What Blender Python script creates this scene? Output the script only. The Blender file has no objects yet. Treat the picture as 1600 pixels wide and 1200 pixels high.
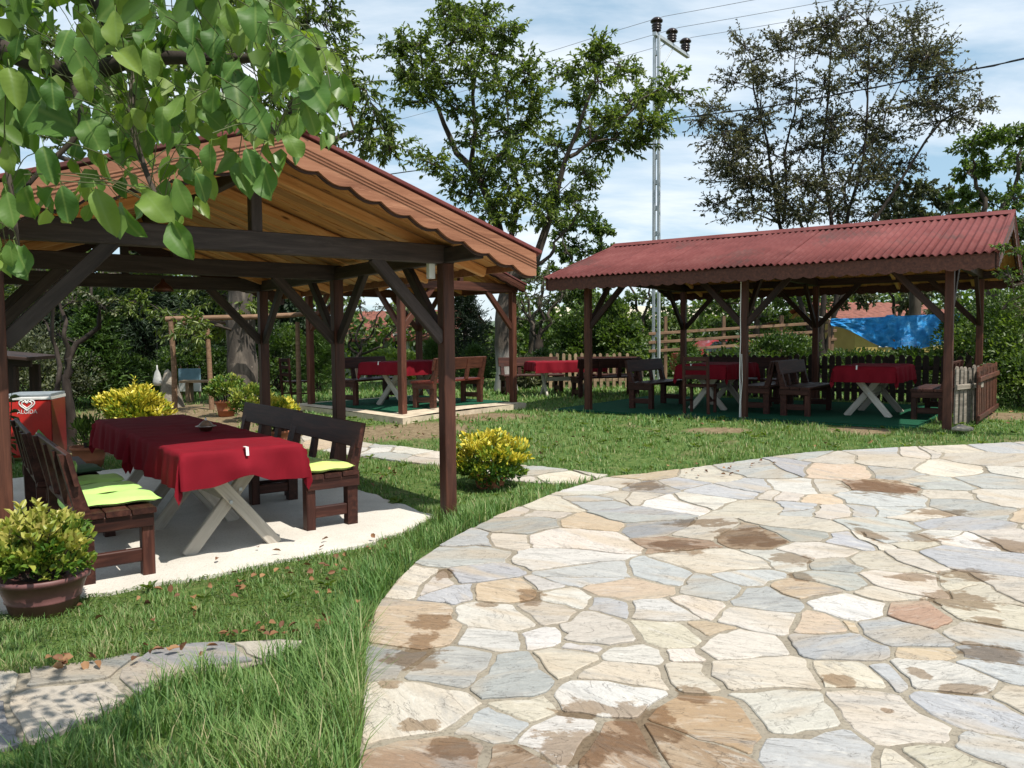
import bpy, bmesh, math, random
import numpy as np
from mathutils import Vector, Matrix
R = math.radians
rng = np.random.default_rng(7)
random.seed(7)
SC = bpy.context.scene
COL = SC.collection

# ------------------------------------------------------------------ camera, sky, sun, exposure
F, CX, CY, CAMZ = 1250.0, 800.0, 600.0, 1.5
PITCH, ROLL = 3.2, -0.5
cam = bpy.data.cameras.new('camera'); cam.sensor_width = 36.0; cam.lens = F / 1600 * 36
cam.clip_start = 0.05; cam.clip_end = 3000
camo = bpy.data.objects.new('camera', cam); COL.objects.link(camo); SC.camera = camo
MROT = (Matrix.Rotation(R(90 - PITCH), 4, 'X') @ Matrix.Rotation(R(ROLL), 4, 'Z'))
camo.matrix_world = Matrix.Translation((0, 0, CAMZ)) @ MROT

SUN_EL = 61.0
SUN_DIR = Vector((math.cos(R(SUN_EL)) * 0.70, -math.cos(R(SUN_EL)) * 0.714, math.sin(R(SUN_EL))))   # towards the sun
world = bpy.data.worlds.new('World'); SC.world = world; world.use_nodes = True
wn, wl = world.node_tree.nodes, world.node_tree.links
wn.clear()
w_out = wn.new('ShaderNodeOutputWorld'); w_bg = wn.new('ShaderNodeBackground'); w_bg.inputs[1].default_value = 0.092
sky = wn.new('ShaderNodeTexSky'); sky.sky_type = 'NISHITA'; sky.sun_disc = False
sky.sun_elevation = R(SUN_EL); sky.sun_rotation = math.atan2(SUN_DIR.x, SUN_DIR.y)
sky.air_density = 1.0; sky.dust_density = 0.6; sky.ozone_density = 1.2
wtc = wn.new('ShaderNodeTexCoord'); wsx = wn.new('ShaderNodeSeparateXYZ'); wl.new(wtc.outputs['Generated'], wsx.inputs[0])
def wmath(op, a, b):
    n = wn.new('ShaderNodeMath'); n.operation = op
    for i, v in enumerate((a, b)):
        if hasattr(v, 'links'): wl.new(v, n.inputs[i])
        else: n.inputs[i].default_value = v
    return n.outputs[0]
wz = wmath('ADD', wmath('MAXIMUM', wsx.outputs[2], 0.0), 0.22)
wcx = wn.new('ShaderNodeCombineXYZ')
wl.new(wmath('DIVIDE', wsx.outputs[0], wz), wcx.inputs[0]); wl.new(wmath('DIVIDE', wsx.outputs[1], wz), wcx.inputs[1])
wmp = wn.new('ShaderNodeMapping'); wmp.inputs['Rotation'].default_value = (0, 0, R(25)); wmp.inputs['Scale'].default_value = (1.0, 1.9, 1)
wmp.inputs['Location'].default_value = (0.55, 0.3, 0)
wl.new(wcx.outputs[0], wmp.inputs[0])
wno = wn.new('ShaderNodeTexNoise'); wno.inputs['Scale'].default_value = 1.15; wno.inputs['Detail'].default_value = 9
wno.inputs['Roughness'].default_value = 0.58; wno.inputs['Distortion'].default_value = 0.35
wl.new(wmp.outputs[0], wno.inputs['Vector'])
wrp = wn.new('ShaderNodeValToRGB'); wl.new(wno.outputs['Fac'], wrp.inputs[0])
wrp.color_ramp.elements[0].position = 0.38; wrp.color_ramp.elements[0].color = (0.0,) * 3 + (1,)
wrp.color_ramp.elements[1].position = 0.66; wrp.color_ramp.elements[1].color = (0.92,) * 3 + (1,)
wmx = wn.new('ShaderNodeMix'); wmx.data_type = 'RGBA'
wveil = wn.new('ShaderNodeMix'); wveil.data_type = 'RGBA'; wveil.inputs[0].default_value = 0.42      # thin high veil under the cirrus
wl.new(sky.outputs[0], wveil.inputs[6]); wveil.inputs[7].default_value = (5.6, 8.6, 10.6, 1)
wl.new(wrp.outputs[0], wmx.inputs[0]); wl.new(wveil.outputs[2], wmx.inputs[6]); wmx.inputs[7].default_value = (9.3, 9.8, 10.4, 1)
wl.new(wmx.outputs[2], w_bg.inputs[0]); wl.new(w_bg.outputs[0], w_out.inputs[0])

sl = bpy.data.lights.new('sun', 'SUN'); sl.energy = 4.9; sl.angle = R(0.53); sl.color = (1.0, 0.94, 0.85)
so = bpy.data.objects.new('sun', sl); COL.objects.link(so); so.rotation_euler = SUN_DIR.to_track_quat('Z', 'Y').to_euler(); so.location = (8, -8, 16)
SC.view_settings.view_transform = 'Standard'; SC.view_settings.look = 'None'
SC.view_settings.exposure = 0.30; SC.view_settings.gamma = 1.0; SC.view_settings.use_curve_mapping = False
SC.render.engine = 'CYCLES'
SC.cycles.max_bounces = 7; SC.cycles.diffuse_bounces = 4; SC.cycles.glossy_bounces = 2; SC.cycles.transmission_bounces = 3
SC.cycles.transparent_max_bounces = 6; SC.cycles.use_denoising = True

# ------------------------------------------------------------------ terrain and points in the place
def sstep(t):
    t = np.clip(t, 0, 1); return t * t * (3 - 2 * t)
def hgt(x, y):
    return 0.27 * sstep((y + 0.35 * x - 8) / 5) - 1.6 * sstep((y - 24) / 22)
def ray(px, py):
    d = MROT.to_3x3() @ Vector(((px - CX) / F, -(py - CY) / F, -1.0)); return d / d.y
def G(px, py, zoff=0.0):
    """the ground point seen at a place of the photograph"""
    d = ray(px, py); s = CAMZ / max(1e-4, -d.z)
    for _ in range(12):
        z = float(hgt(d.x * s, s)) + zoff; s = (CAMZ - z) / max(1e-4, -d.z)
    return Vector((d.x * s, s, z))
def D(px, py, y):
    d = ray(px, py); return Vector((d.x * y, y, CAMZ + d.z * y))

# ------------------------------------------------------------------ materials
def links(m): return m.node_tree.nodes, m.node_tree.links
def newmat(name):
    m = bpy.data.materials.new(name); m.use_nodes = True
    n, l = links(m); return m, n, l, n['Principled BSDF']
def ramp(n, l, src, cols, pos=None):
    r = n.new('ShaderNodeValToRGB'); e = r.color_ramp.elements
    pos = pos or [i / (len(cols) - 1) for i in range(len(cols))]
    while len(e) < len(cols): e.new(0.5)
    for i, (c, p) in enumerate(zip(cols, pos)): e[i].position = p; e[i].color = (*c, 1)
    l.new(src, r.inputs[0]); return r.outputs[0]
def noise(n, l, vec, scale, detail=5, rough=0.6, dist=0.0):
    t = n.new('ShaderNodeTexNoise'); t.inputs['Scale'].default_value = scale; t.inputs['Detail'].default_value = detail
    t.inputs['Roughness'].default_value = rough; t.inputs['Distortion'].default_value = dist
    if vec is not None: l.new(vec, t.inputs['Vector'])
    return t.outputs['Fac']
def mixc(n, l, f, a, b, mode='MIX'):
    x = n.new('ShaderNodeMix'); x.data_type = 'RGBA'; x.blend_type = mode
    for i, v in ((0, f), (6, a), (7, b)):
        if hasattr(v, 'links'): l.new(v, x.inputs[i])
        elif i == 0: x.inputs[0].default_value = v
        else: x.inputs[i].default_value = (*v, 1)
    return x.outputs[2]
def math_(n, l, op, a, b=0.0, clamp=False):
    x = n.new('ShaderNodeMath'); x.operation = op; x.use_clamp = clamp
    for i, v in enumerate((a, b)):
        if hasattr(v, 'links'): l.new(v, x.inputs[i])
        else: x.inputs[i].default_value = v
    return x.outputs[0]
def coords(n, l, scale=(1, 1, 1), kind='Object', rand=True):
    tc = n.new('ShaderNodeTexCoord'); mp = n.new('ShaderNodeMapping'); mp.inputs['Scale'].default_value = scale
    l.new(tc.outputs[kind], mp.inputs[0])
    if rand:
        oi = n.new('ShaderNodeObjectInfo'); v = n.new('ShaderNodeVectorMath'); v.operation = 'SCALE'
        cx = n.new('ShaderNodeCombineXYZ')
        for i in range(3): l.new(oi.outputs['Random'], cx.inputs[i])
        l.new(cx.outputs[0], v.inputs[0]); v.inputs['Scale'].default_value = 37.0
        l.new(v.outputs[0], mp.inputs['Location'])
    return mp.outputs[0]
def bump(n, l, p, h, strength=0.3, dist=0.01):
    b = n.new('ShaderNodeBump'); b.inputs['Strength'].default_value = strength; b.inputs['Distance'].default_value = dist
    l.new(h, b.inputs['Height']); l.new(b.outputs[0], p.inputs['Normal'])
def objrand(n, l, col, lo=0.75, hi=1.25):
    oi = n.new('ShaderNodeObjectInfo'); mr = n.new('ShaderNodeMapRange'); l.new(oi.outputs['Random'], mr.inputs[0])
    mr.inputs[3].default_value = lo; mr.inputs[4].default_value = hi
    hs = n.new('ShaderNodeHueSaturation'); l.new(col, hs.inputs['Color']); l.new(mr.outputs[0], hs.inputs['Value']); return hs.outputs[0]

def wood(name, cols, rough=0.6, scale=(1.3, 16, 16), bs=0.25, vary=(0.75, 1.25), knots=False, spec=0.3):
    m, n, l, p = newmat(name); v = coords(n, l, scale)
    f = noise(n, l, v, 1.6, 8, 0.65, 0.6); c = ramp(n, l, f, cols, [0.28, 0.5, 0.72][:len(cols)] if len(cols) == 3 else None)
    v2 = coords(n, l, (2.2, 3.5, 3.5)); f2 = noise(n, l, v2, 1.0, 4)
    c = mixc(n, l, math_(n, l, 'MULTIPLY', f2, 0.5), c, cols[0])
    sc = noise(n, l, coords(n, l, (3.0, 22, 22)), 1.0, 9, 0.75); wr = ramp(n, l, sc, [(0, 0, 0), (0.55,) * 3], [0.60, 0.74]); c = mixc(n, l, wr, c, tuple(min(1, v * 1.7 + 0.02) for v in cols[-1]))
    if knots:
        vo = n.new('ShaderNodeTexVoronoi'); vo.inputs['Scale'].default_value = 1.0; l.new(coords(n, l, (2.4, 9, 9)), vo.inputs['Vector'])
        k = ramp(n, l, vo.outputs['Distance'], [(1, 1, 1), (0, 0, 0)], [0.05, 0.13]); c = mixc(n, l, k, c, (0.13, 0.045, 0.015))
    c = objrand(n, l, c, *vary); l.new(c, p.inputs['Base Color']); p.inputs['Roughness'].default_value = rough
    p.inputs['Specular IOR Level'].default_value = spec
    bump(n, l, p, f, bs, 0.006); return m
def plain(name, col, rough=0.6, metal=0.0, var=0.25, scale=8.0, bs=0.15, bd=0.004, spec=0.4):
    m, n, l, p = newmat(name); v = coords(n, l); f = noise(n, l, v, scale, 6)
    lo = tuple(c * (1 - var) for c in col); hi = tuple(min(1, c * (1 + var)) for c in col)
    l.new(ramp(n, l, f, [lo, hi], [0.3, 0.7]), p.inputs['Base Color']); p.inputs['Roughness'].default_value = rough
    p.inputs['Metallic'].default_value = metal; p.inputs['Specular IOR Level'].default_value = spec
    if bs: bump(n, l, p, noise(n, l, v, scale * 5, 4), bs, bd)
    return m
def leafmat(name, cols, rough=0.45, trans=0.3, tcol=None, spec=0.4):
    m, n, l, p = newmat(name)
    at = n.new('ShaderNodeAttribute'); at.attribute_name = 'tint'
    c = ramp(n, l, at.outputs['Fac'], cols); l.new(c, p.inputs['Base Color']); p.inputs['Roughness'].default_value = rough
    p.inputs['Specular IOR Level'].default_value = spec
    t = n.new('ShaderNodeBsdfTranslucent'); l.new(mixc(n, l, 1.0, c, tcol or (1.6, 1.7, 0.6), 'MULTIPLY'), t.inputs[0])
    mx = n.new('ShaderNodeMixShader'); mx.inputs[0].default_value = trans
    l.new(p.outputs[0], mx.inputs[1]); l.new(t.outputs[0], mx.inputs[2]); l.new(mx.outputs[0], n['Material Output'].inputs[0]); return m

M = {}
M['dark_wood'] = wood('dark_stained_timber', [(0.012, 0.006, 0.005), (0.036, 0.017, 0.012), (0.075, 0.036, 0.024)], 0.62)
M['post_wood'] = wood('mahogany_stained_post', [(0.035, 0.013, 0.009), (0.095, 0.034, 0.02), (0.16, 0.06, 0.035)], 0.55)
M['bench_wood'] = wood('mahogany_stained_bench', [(0.020, 0.008, 0.007), (0.055, 0.019, 0.013), (0.11, 0.042, 0.028)], 0.5, spec=0.22)
M['red_bench'] = wood('red_stained_bench', [(0.06, 0.012, 0.008), (0.15, 0.03, 0.02), (0.25, 0.06, 0.035)], 0.5)
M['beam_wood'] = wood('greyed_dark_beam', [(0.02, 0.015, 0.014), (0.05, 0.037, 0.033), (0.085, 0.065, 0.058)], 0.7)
M['pine'] = wood('varnished_pine_board', [(0.42, 0.175, 0.052), (0.64, 0.32, 0.11), (0.76, 0.45, 0.19)], 0.5, knots=True, vary=(0.7, 1.15))
M['fascia'] = wood('orange_stained_fascia', [(0.15, 0.058, 0.03), (0.28, 0.122, 0.066), (0.37, 0.18, 0.105)], 0.55, vary=(0.9, 1.1))
M['raw_wood'] = wood('raw_weathered_pine', [(0.30, 0.265, 0.22), (0.46, 0.42, 0.36), (0.56, 0.52, 0.46)], 0.75)
M['grey_wood'] = wood('weathered_grey_picket', [(0.10, 0.085, 0.07), (0.22, 0.19, 0.155), (0.36, 0.32, 0.27)], 0.85, bs=0.5)
M['tan_wood'] = wood('tan_picket', [(0.18, 0.12, 0.07), (0.30, 0.21, 0.13), (0.42, 0.31, 0.2)], 0.8)
M['dark_picket'] = wood('dark_picket', [(0.012, 0.008, 0.007), (0.035, 0.02, 0.016), (0.06, 0.035, 0.025)], 0.7)
M['log'] = wood('peeled_log', [(0.10, 0.06, 0.035), (0.22, 0.13, 0.08), (0.34, 0.22, 0.14)], 0.8)
M['sandy'] = plain('sandy_concrete', (0.50, 0.42, 0.31), 0.9, var=0.3, scale=5, bs=0.4, bd=0.01)
M['green_rug'] = plain('artificial_turf', (0.014, 0.078, 0.042), 0.95, var=0.3, scale=60, bs=0.7, bd=0.01, spec=0.1)
M['white'] = plain('white_plastic', (0.75, 0.75, 0.72), 0.4, var=0.06, bs=0)
M['galv'] = plain('galvanised_steel', (0.46, 0.49, 0.51), 0.5, metal=0.35, var=0.12, scale=6, bs=0.1)
M['insul'] = plain('brown_glazed_porcelain', (0.022, 0.012, 0.012), 0.2, var=0.2, bs=0)
M['cable'] = plain('black_cable', (0.02, 0.02, 0.022), 0.6, bs=0)
M['wire'] = plain('aluminium_wire', (0.16, 0.16, 0.17), 0.5, bs=0)
M['clay'] = plain('terracotta', (0.34, 0.12, 0.06), 0.85, var=0.25, scale=7)
M['plum_pot'] = plain('dusty_plum_plastic', (0.135, 0.058, 0.055), 0.5, var=0.35, scale=5, bs=0.1)
M['soil'] = plain('potting_soil', (0.035, 0.022, 0.014), 1.0, var=0.5, scale=30, bs=0.8, bd=0.02)
M['silver'] = plain('worn_silver', (0.52, 0.48, 0.44), 0.35, metal=0.85, var=0.3, scale=30)
M['copper'] = plain('dark_copper', (0.10, 0.04, 0.025), 0.4, metal=0.6)
M['bark'] = wood('grey_brown_bark', [(0.025, 0.02, 0.016), (0.07, 0.055, 0.043), (0.13, 0.105, 0.085)], 0.95, (6, 6, 1.6), 0.9)
M['bark_old'] = wood('old_plane_bark', [(0.035, 0.03, 0.026), (0.10, 0.085, 0.072), (0.30, 0.25, 0.20)], 0.95, (4, 4, 1.2), 1.0)
M['bark_dark'] = wood('dark_bark', [(0.014, 0.011, 0.009), (0.04, 0.03, 0.025), (0.075, 0.06, 0.05)], 0.95, (6, 6, 1.6), 0.8)
def limewash():
    m, n, l, p = newmat('limewashed_bark'); tc = n.new('ShaderNodeTexCoord'); sx = n.new('ShaderNodeSeparateXYZ'); l.new(tc.outputs['Object'], sx.inputs[0])
    f = noise(n, l, coords(n, l, (6, 6, 1.6)), 1.5, 8, 0.7); c = ramp(n, l, f, [(0.025, 0.02, 0.016), (0.07, 0.055, 0.043), (0.13, 0.105, 0.085)], [0.3, 0.5, 0.7])
    k = ramp(n, l, math_(n, l, 'ADD', sx.outputs[2], math_(n, l, 'MULTIPLY', f, 1.2)), [(0.9,) * 3, (0, 0, 0)], [0.55, 0.85])
    k.node.color_ramp.elements[0].position = 0.0; k.node.color_ramp.elements[1].position = 1.0
    mr = n.new('ShaderNodeMapRange'); l.new(math_(n, l, 'ADD', sx.outputs[2], math_(n, l, 'MULTIPLY', f, 1.0)), mr.inputs[0]); mr.inputs[1].default_value = 1.05; mr.inputs[2].default_value = 1.55; mr.inputs[3].default_value = 0.85; mr.inputs[4].default_value = 0.0
    l.new(mixc(n, l, mr.outputs[0], c, (0.36, 0.34, 0.32)), p.inputs['Base Color']); p.inputs['Roughness'].default_value = 0.95; bump(n, l, p, f, 1.0, 0.03); return m
M['limewash'] = limewash()
M['rock'] = plain('grey_rock', (0.24, 0.21, 0.17), 0.9, var=0.5, scale=4, bs=0.8, bd=0.03)
M['black'] = plain('black_rubber', (0.015, 0.015, 0.016), 0.7)

def cloth_mat(name, col, sheen=0.3, rough=0.85):
    m, n, l, p = newmat(name); v = coords(n, l); f = noise(n, l, v, 3.0, 5)
    l.new(ramp(n, l, f, [tuple(c * 0.85 for c in col), tuple(c * 1.15 for c in col)], [0.3, 0.7]), p.inputs['Base Color'])
    p.inputs['Roughness'].default_value = rough; p.inputs['Sheen Weight'].default_value = sheen; p.inputs['Specular IOR Level'].default_value = 0.15
    w1 = noise(n, l, coords(n, l, (1, 1, 1)), 420, 2); bump(n, l, p, w1, 0.25, 0.001); return m
M['red_cloth'] = cloth_mat('crimson_cotton', (0.175, 0.006, 0.014), 0.0)
M['lime_cloth'] = cloth_mat('lime_green_fabric', (0.42, 0.70, 0.19), 0.1)
M['yellow_cloth'] = cloth_mat('pale_lime_fabric', (0.55, 0.72, 0.20), 0.1)
M['dark_green_cloth'] = cloth_mat('dark_green_fabric', (0.05, 0.12, 0.06), 0.1)

def roof_mat():
    m, n, l, p = newmat('red_corrugated_bitumen'); v = coords(n, l, (1, 1, 1), 'Object', True)
    g = n.new('ShaderNodeNewGeometry'); f = noise(n, l, g.outputs['Position'], 2.2, 6, 0.65)
    c = ramp(n, l, f, [(0.115, 0.032, 0.030), (0.150, 0.044, 0.041), (0.19, 0.068, 0.062)], [0.3, 0.5, 0.75])
    f2 = noise(n, l, g.outputs['Position'], 0.9, 7, 0.7); k = ramp(n, l, f2, [(0, 0, 0), (0.75, 0.75, 0.75)], [0.56, 0.72])
    c = mixc(n, l, k, c, (0.06, 0.045, 0.04)); l.new(objrand(n, l, c, 0.9, 1.1), p.inputs['Base Color'])
    p.inputs['Roughness'].default_value = 0.8; p.inputs['Specular IOR Level'].default_value = 0.15; bump(n, l, p, noise(n, l, g.outputs['Position'], 60, 4), 0.25, 0.004); return m
M['roof'] = roof_mat()

# leaves
M['leaf_plum'] = leafmat('plum_tree_leaf', [(0.045, 0.072, 0.02), (0.105, 0.155, 0.036), (0.21, 0.255, 0.07)], 0.35, 0.42)
M['leaf_purple'] = leafmat('dark_cherry_plum_leaf', [(0.034, 0.036, 0.026), (0.078, 0.085, 0.046), (0.165, 0.17, 0.08)], 0.36, 0.34, (1.5, 1.4, 0.8))
M['leaf_mid'] = leafmat('broad_green_leaf', [(0.03, 0.058, 0.015), (0.075, 0.125, 0.028), (0.16, 0.22, 0.055)], 0.45, 0.38)
M['leaf_hedge'] = leafmat('ivy_leaf', [(0.028, 0.055, 0.015), (0.07, 0.12, 0.028), (0.18, 0.24, 0.06)], 0.42, 0.33)
M['leaf_olive'] = leafmat('olive_grey_leaf', [(0.04, 0.052, 0.026), (0.09, 0.105, 0.055), (0.18, 0.19, 0.105)], 0.5, 0.2)
M['leaf_dark'] = leafmat('dark_conifer_needle', [(0.008, 0.018, 0.009), (0.018, 0.036, 0.015), (0.035, 0.06, 0.022)], 0.6, 0.1)
M['leaf_pine'] = leafmat('bright_conifer_needle', [(0.025, 0.055, 0.012), (0.055, 0.11, 0.02), (0.10, 0.17, 0.035)], 0.55, 0.2)
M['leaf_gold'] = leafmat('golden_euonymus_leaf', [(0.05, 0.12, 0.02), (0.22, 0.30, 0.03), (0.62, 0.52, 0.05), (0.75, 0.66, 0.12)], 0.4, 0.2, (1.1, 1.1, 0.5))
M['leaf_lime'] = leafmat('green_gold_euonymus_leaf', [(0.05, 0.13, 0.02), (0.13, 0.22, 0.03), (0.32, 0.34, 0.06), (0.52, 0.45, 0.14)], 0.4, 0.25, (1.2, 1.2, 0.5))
M['dry_leaf'] = leafmat('dry_brown_leaf', [(0.07, 0.03, 0.015), (0.17, 0.075, 0.035), (0.30, 0.17, 0.075)], 0.7, 0.1, (1, 0.9, 0.7))
M['grass'] = leafmat('grass_blade', [(0.058, 0.13, 0.036), (0.11, 0.215, 0.058), (0.19, 0.29, 0.09), (0.38, 0.34, 0.19)], 0.5, 0.3, (1.2, 1.3, 0.5), 0.25)
def walnut_mat():
    m, n, l, p = newmat('walnut_leaf'); tc = n.new('ShaderNodeTexCoord'); sx = n.new('ShaderNodeSeparateXYZ'); l.new(tc.outputs['Object'], sx.inputs[0])
    ax = math_(n, l, 'ABSOLUTE', sx.outputs[0])
    oi = n.new('ShaderNodeObjectInfo')
    c = ramp(n, l, oi.outputs['Random'], [(0.05, 0.12, 0.026), (0.082, 0.165, 0.036), (0.115, 0.20, 0.042), (0.18, 0.25, 0.045)], [0, 0.4, 0.8, 1])
    rib = ramp(n, l, ax, [(0.8, 0.8, 0.8), (0, 0, 0)], [0.0012, 0.003])
    wv = math_(n, l, 'SINE', math_(n, l, 'MULTIPLY', math_(n, l, 'SUBTRACT', sx.outputs[1], math_(n, l, 'MULTIPLY', ax, 0.7)), 520.0))
    vein = math_(n, l, 'MULTIPLY', math_(n, l, 'GREATER_THAN', wv, 0.95), 0.09)
    c = mixc(n, l, math_(n, l, 'MAXIMUM', rib, vein), c, (0.17, 0.25, 0.07))
    c = mixc(n, l, math_(n, l, 'MULTIPLY', noise(n, l, coords(n, l), 25, 4), 0.45), c, (0.04, 0.09, 0.02))
    l.new(c, p.inputs['Base Color']); p.inputs['Roughness'].default_value = 0.5; p.inputs['Specular IOR Level'].default_value = 0.22
    t = n.new('ShaderNodeBsdfTranslucent'); l.new(mixc(n, l, 1.0, c, (1.9, 1.9, 0.5), 'MULTIPLY'), t.inputs[0])
    mx = n.new('ShaderNodeMixShader'); mx.inputs[0].default_value = 0.24
    bump(n, l, p, wv, 0.06, 0.001)
    l.new(p.outputs[0], mx.inputs[1]); l.new(t.outputs[0], mx.inputs[2]); l.new(mx.outputs[0], n['Material Output'].inputs[0]); return m
M['walnut'] = walnut_mat()

# ------------------------------------------------------------------ builders
def tag(o, label=None, cat=None, group=None, kind=None):
    if label: o['label'] = label
    if cat: o['category'] = cat
    if group: o['group'] = group
    if kind: o['kind'] = kind
    return o
def root(name, label, cat, loc=(0, 0, 0), rz=0.0, group=None):
    o = bpy.data.objects.new(name, None); o.empty_display_size = 0.2; COL.objects.link(o)
    o.location = loc; o.rotation_euler = (0, 0, rz); return tag(o, label, cat, group)
def link(name, me, parent=None, mat=None):
    o = bpy.data.objects.new(name, me); COL.objects.link(o)
    if parent is not None: o.parent = parent
    if mat is not None and not me.materials: me.materials.append(mat)
    return o
def copy_tree(o, parent=None):
    c = o.copy(); COL.objects.link(c)
    if parent is not None: c.parent = parent
    for ch in list(o.children): copy_tree(ch, c)
    return c
def npmesh(name, V, Fc, mat, parent=None, tint=None, smooth=False):
    V = np.asarray(V, dtype=np.float32); Fc = np.asarray(Fc, dtype=np.int32); k = Fc.shape[1]
    me = bpy.data.meshes.new(name); me.vertices.add(len(V)); me.vertices.foreach_set('co', V.ravel())
    me.loops.add(Fc.size); me.loops.foreach_set('vertex_index', Fc.ravel())
    me.polygons.add(len(Fc)); me.polygons.foreach_set('loop_start', np.arange(0, Fc.size, k, dtype=np.int32))
    me.polygons.foreach_set('loop_total', np.full(len(Fc), k, dtype=np.int32))
    if tint is not None:
        a = me.attributes.new('tint', 'FLOAT', 'FACE'); a.data.foreach_set('value', np.asarray(tint, dtype=np.float32))
    if smooth: me.polygons.foreach_set('use_smooth', np.ones(len(Fc), dtype=bool))
    me.update(calc_edges=True)
    return link(name, me, parent, mat)
def pymesh(name, V, Fc, mat, parent=None, smooth=False):
    me = bpy.data.meshes.new(name); me.from_pydata([tuple(v) for v in V], [], Fc)
    if smooth: me.polygons.foreach_set('use_smooth', [True] * len(me.polygons))
    me.update(); return link(name, me, parent, mat)
_bars = {}
def barmesh(L, w, h, mat, ch=0.006):
    key = (round(L, 2), round(w, 3), round(h, 3), mat.name)
    if key in _bars: return _bars[key]
    c = min(ch, w * 0.2, h * 0.2); a, b, x = w / 2, h / 2, L / 2
    pr = [(-a + c, -b), (a - c, -b), (a, -b + c), (a, b - c), (a - c, b), (-a + c, b), (-a, b - c), (-a, -b + c)]
    V = [(-x, y, z) for y, z in pr] + [(x, y, z) for y, z in pr]
    Fc = [tuple(range(7, -1, -1)), tuple(range(8, 16))] + [(i, (i + 1) % 8, 8 + (i + 1) % 8, 8 + i) for i in range(8)]
    me = bpy.data.meshes.new('bar'); me.from_pydata(V, [], Fc); me.materials.append(mat); me.update(); _bars[key] = me; return me
def frame(p0, p1, up=(0, 0, 1)):
    p0, p1 = Vector(p0), Vector(p1); X = (p1 - p0).normalized(); Z = Vector(up); Z = Z - X * Z.dot(X)
    if Z.length < 1e-4: Z = Vector((0, 1, 0)) - X * X.y
    Z.normalize(); Y = Z.cross(X)
    m = Matrix((X, Y, Z)).transposed().to_4x4(); m.translation = (p0 + p1) / 2; return m
def bar(name, p0, p1, w, h, mat, parent=None, up=(0, 0, 1), ch=0.006):
    L = (Vector(p1) - Vector(p0)).length
    o = link(name, barmesh(L, w, h, mat, ch), parent); o.matrix_basis = frame(p0, p1, up); return o
def lathe(name, prof, seg, mat, parent=None, smooth=True, loc=(0, 0, 0), sx=1.0, sy=1.0):
    V, Fc = [], []
    for r, z in prof:
        for i in range(seg):
            a = 2 * math.pi * i / seg; V.append((r * math.cos(a) * sx + loc[0], r * math.sin(a) * sy + loc[1], z + loc[2]))
    for j in range(len(prof) - 1):
        for i in range(seg):
            k = (i + 1) % seg; Fc.append((j * seg + i, j * seg + k, (j + 1) * seg + k, (j + 1) * seg + i))
    if prof[0][0] > 1e-4: Fc.append(tuple(range(seg - 1, -1, -1)))
    if prof[-1][0] > 1e-4: Fc.append(tuple((len(prof) - 1) * seg + i for i in range(seg)))
    return pymesh(name, V, Fc, mat, parent, smooth)
def tube_arrays(paths, sides=6):
    """paths: list of (points, radii) -> verts, quad faces"""
    VS, FS, off = [], [], 0
    for P, Rr in paths:
        P = np.asarray(P, float); n = len(P); T = np.gradient(P, axis=0); T /= np.linalg.norm(T, axis=1)[:, None] + 1e-9
        ref = np.array([0.0, 0, 1]) if abs(T[0, 2]) < 0.9 else np.array([1.0, 0, 0])
        A = np.cross(T, ref); A /= np.linalg.norm(A, axis=1)[:, None] + 1e-9; B = np.cross(T, A)
        an = np.linspace(0, 2 * np.pi, sides, endpoint=False)
        ring = A[:, None, :] * np.cos(an)[None, :, None] + B[:, None, :] * np.sin(an)[None, :, None]
        VS.append((P[:, None, :] + ring * np.asarray(Rr)[:, None, None]).reshape(-1, 3))
        i = np.arange(n - 1)[:, None] * sides + np.arange(sides)[None, :]; k = np.arange(n - 1)[:, None] * sides + (np.arange(sides)[None, :] + 1) % sides
        FS.append(np.stack([i, k, k + sides, i + sides], -1).reshape(-1, 4) + off); off += n * sides
    return np.concatenate(VS), np.concatenate(FS)
def tube(name, paths, mat, parent=None, sides=6):
    V, Fc = tube_arrays(paths, sides); return npmesh(name, V, Fc, mat, parent, smooth=True)
def nrm(a): return a / (np.linalg.norm(a, axis=-1, keepdims=True) + 1e-9)
def leaves(name, P, Dr, N, L, W, mat, parent, tint, fold=0.3, curl=0.12):
    P = np.asarray(P); n = len(P); Dr = nrm(Dr); N = nrm(N - Dr * np.sum(N * Dr, -1, keepdims=True)); S = np.cross(Dr, N)
    L = np.broadcast_to(np.asarray(L), (n,))[:, None]; W = np.broadcast_to(np.asarray(W), (n,))[:, None]
    up = N * W * fold
    V = np.stack([P, P + Dr * L * 0.32 + S * W * 0.48 + up, P + Dr * L * 0.68 + S * W * 0.40 + up * 0.8, P + Dr * L - N * L * curl,
                  P + Dr * L * 0.68 - S * W * 0.40 + up * 0.8, P + Dr * L * 0.32 - S * W * 0.48 + up], 1).reshape(-1, 3)
    b = np.arange(n)[:, None] * 6
    Fc = np.stack([b + np.array([[0, 1, 2, 3]]), b + np.array([[0, 3, 4, 5]])], 1).reshape(-1, 4)
    o = npmesh(name, V, Fc, mat, parent, np.repeat(np.asarray(tint), 2)); return tag(o, kind='stuff')
def rdir(n):
    return nrm(rng.normal(size=(n, 3)))
def in_poly(x, y, poly):
    x = np.asarray(x); y = np.asarray(y); c = np.zeros(x.shape, bool); n = len(poly)
    for i in range(n):
        x0, y0 = poly[i][0], poly[i][1]; x1, y1 = poly[(i + 1) % n][0], poly[(i + 1) % n][1]
        if y0 == y1: continue
        c ^= ((y0 > y) != (y1 > y)) & (x < (x1 - x0) * (y - y0) / (y1 - y0) + x0)
    return c
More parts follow.
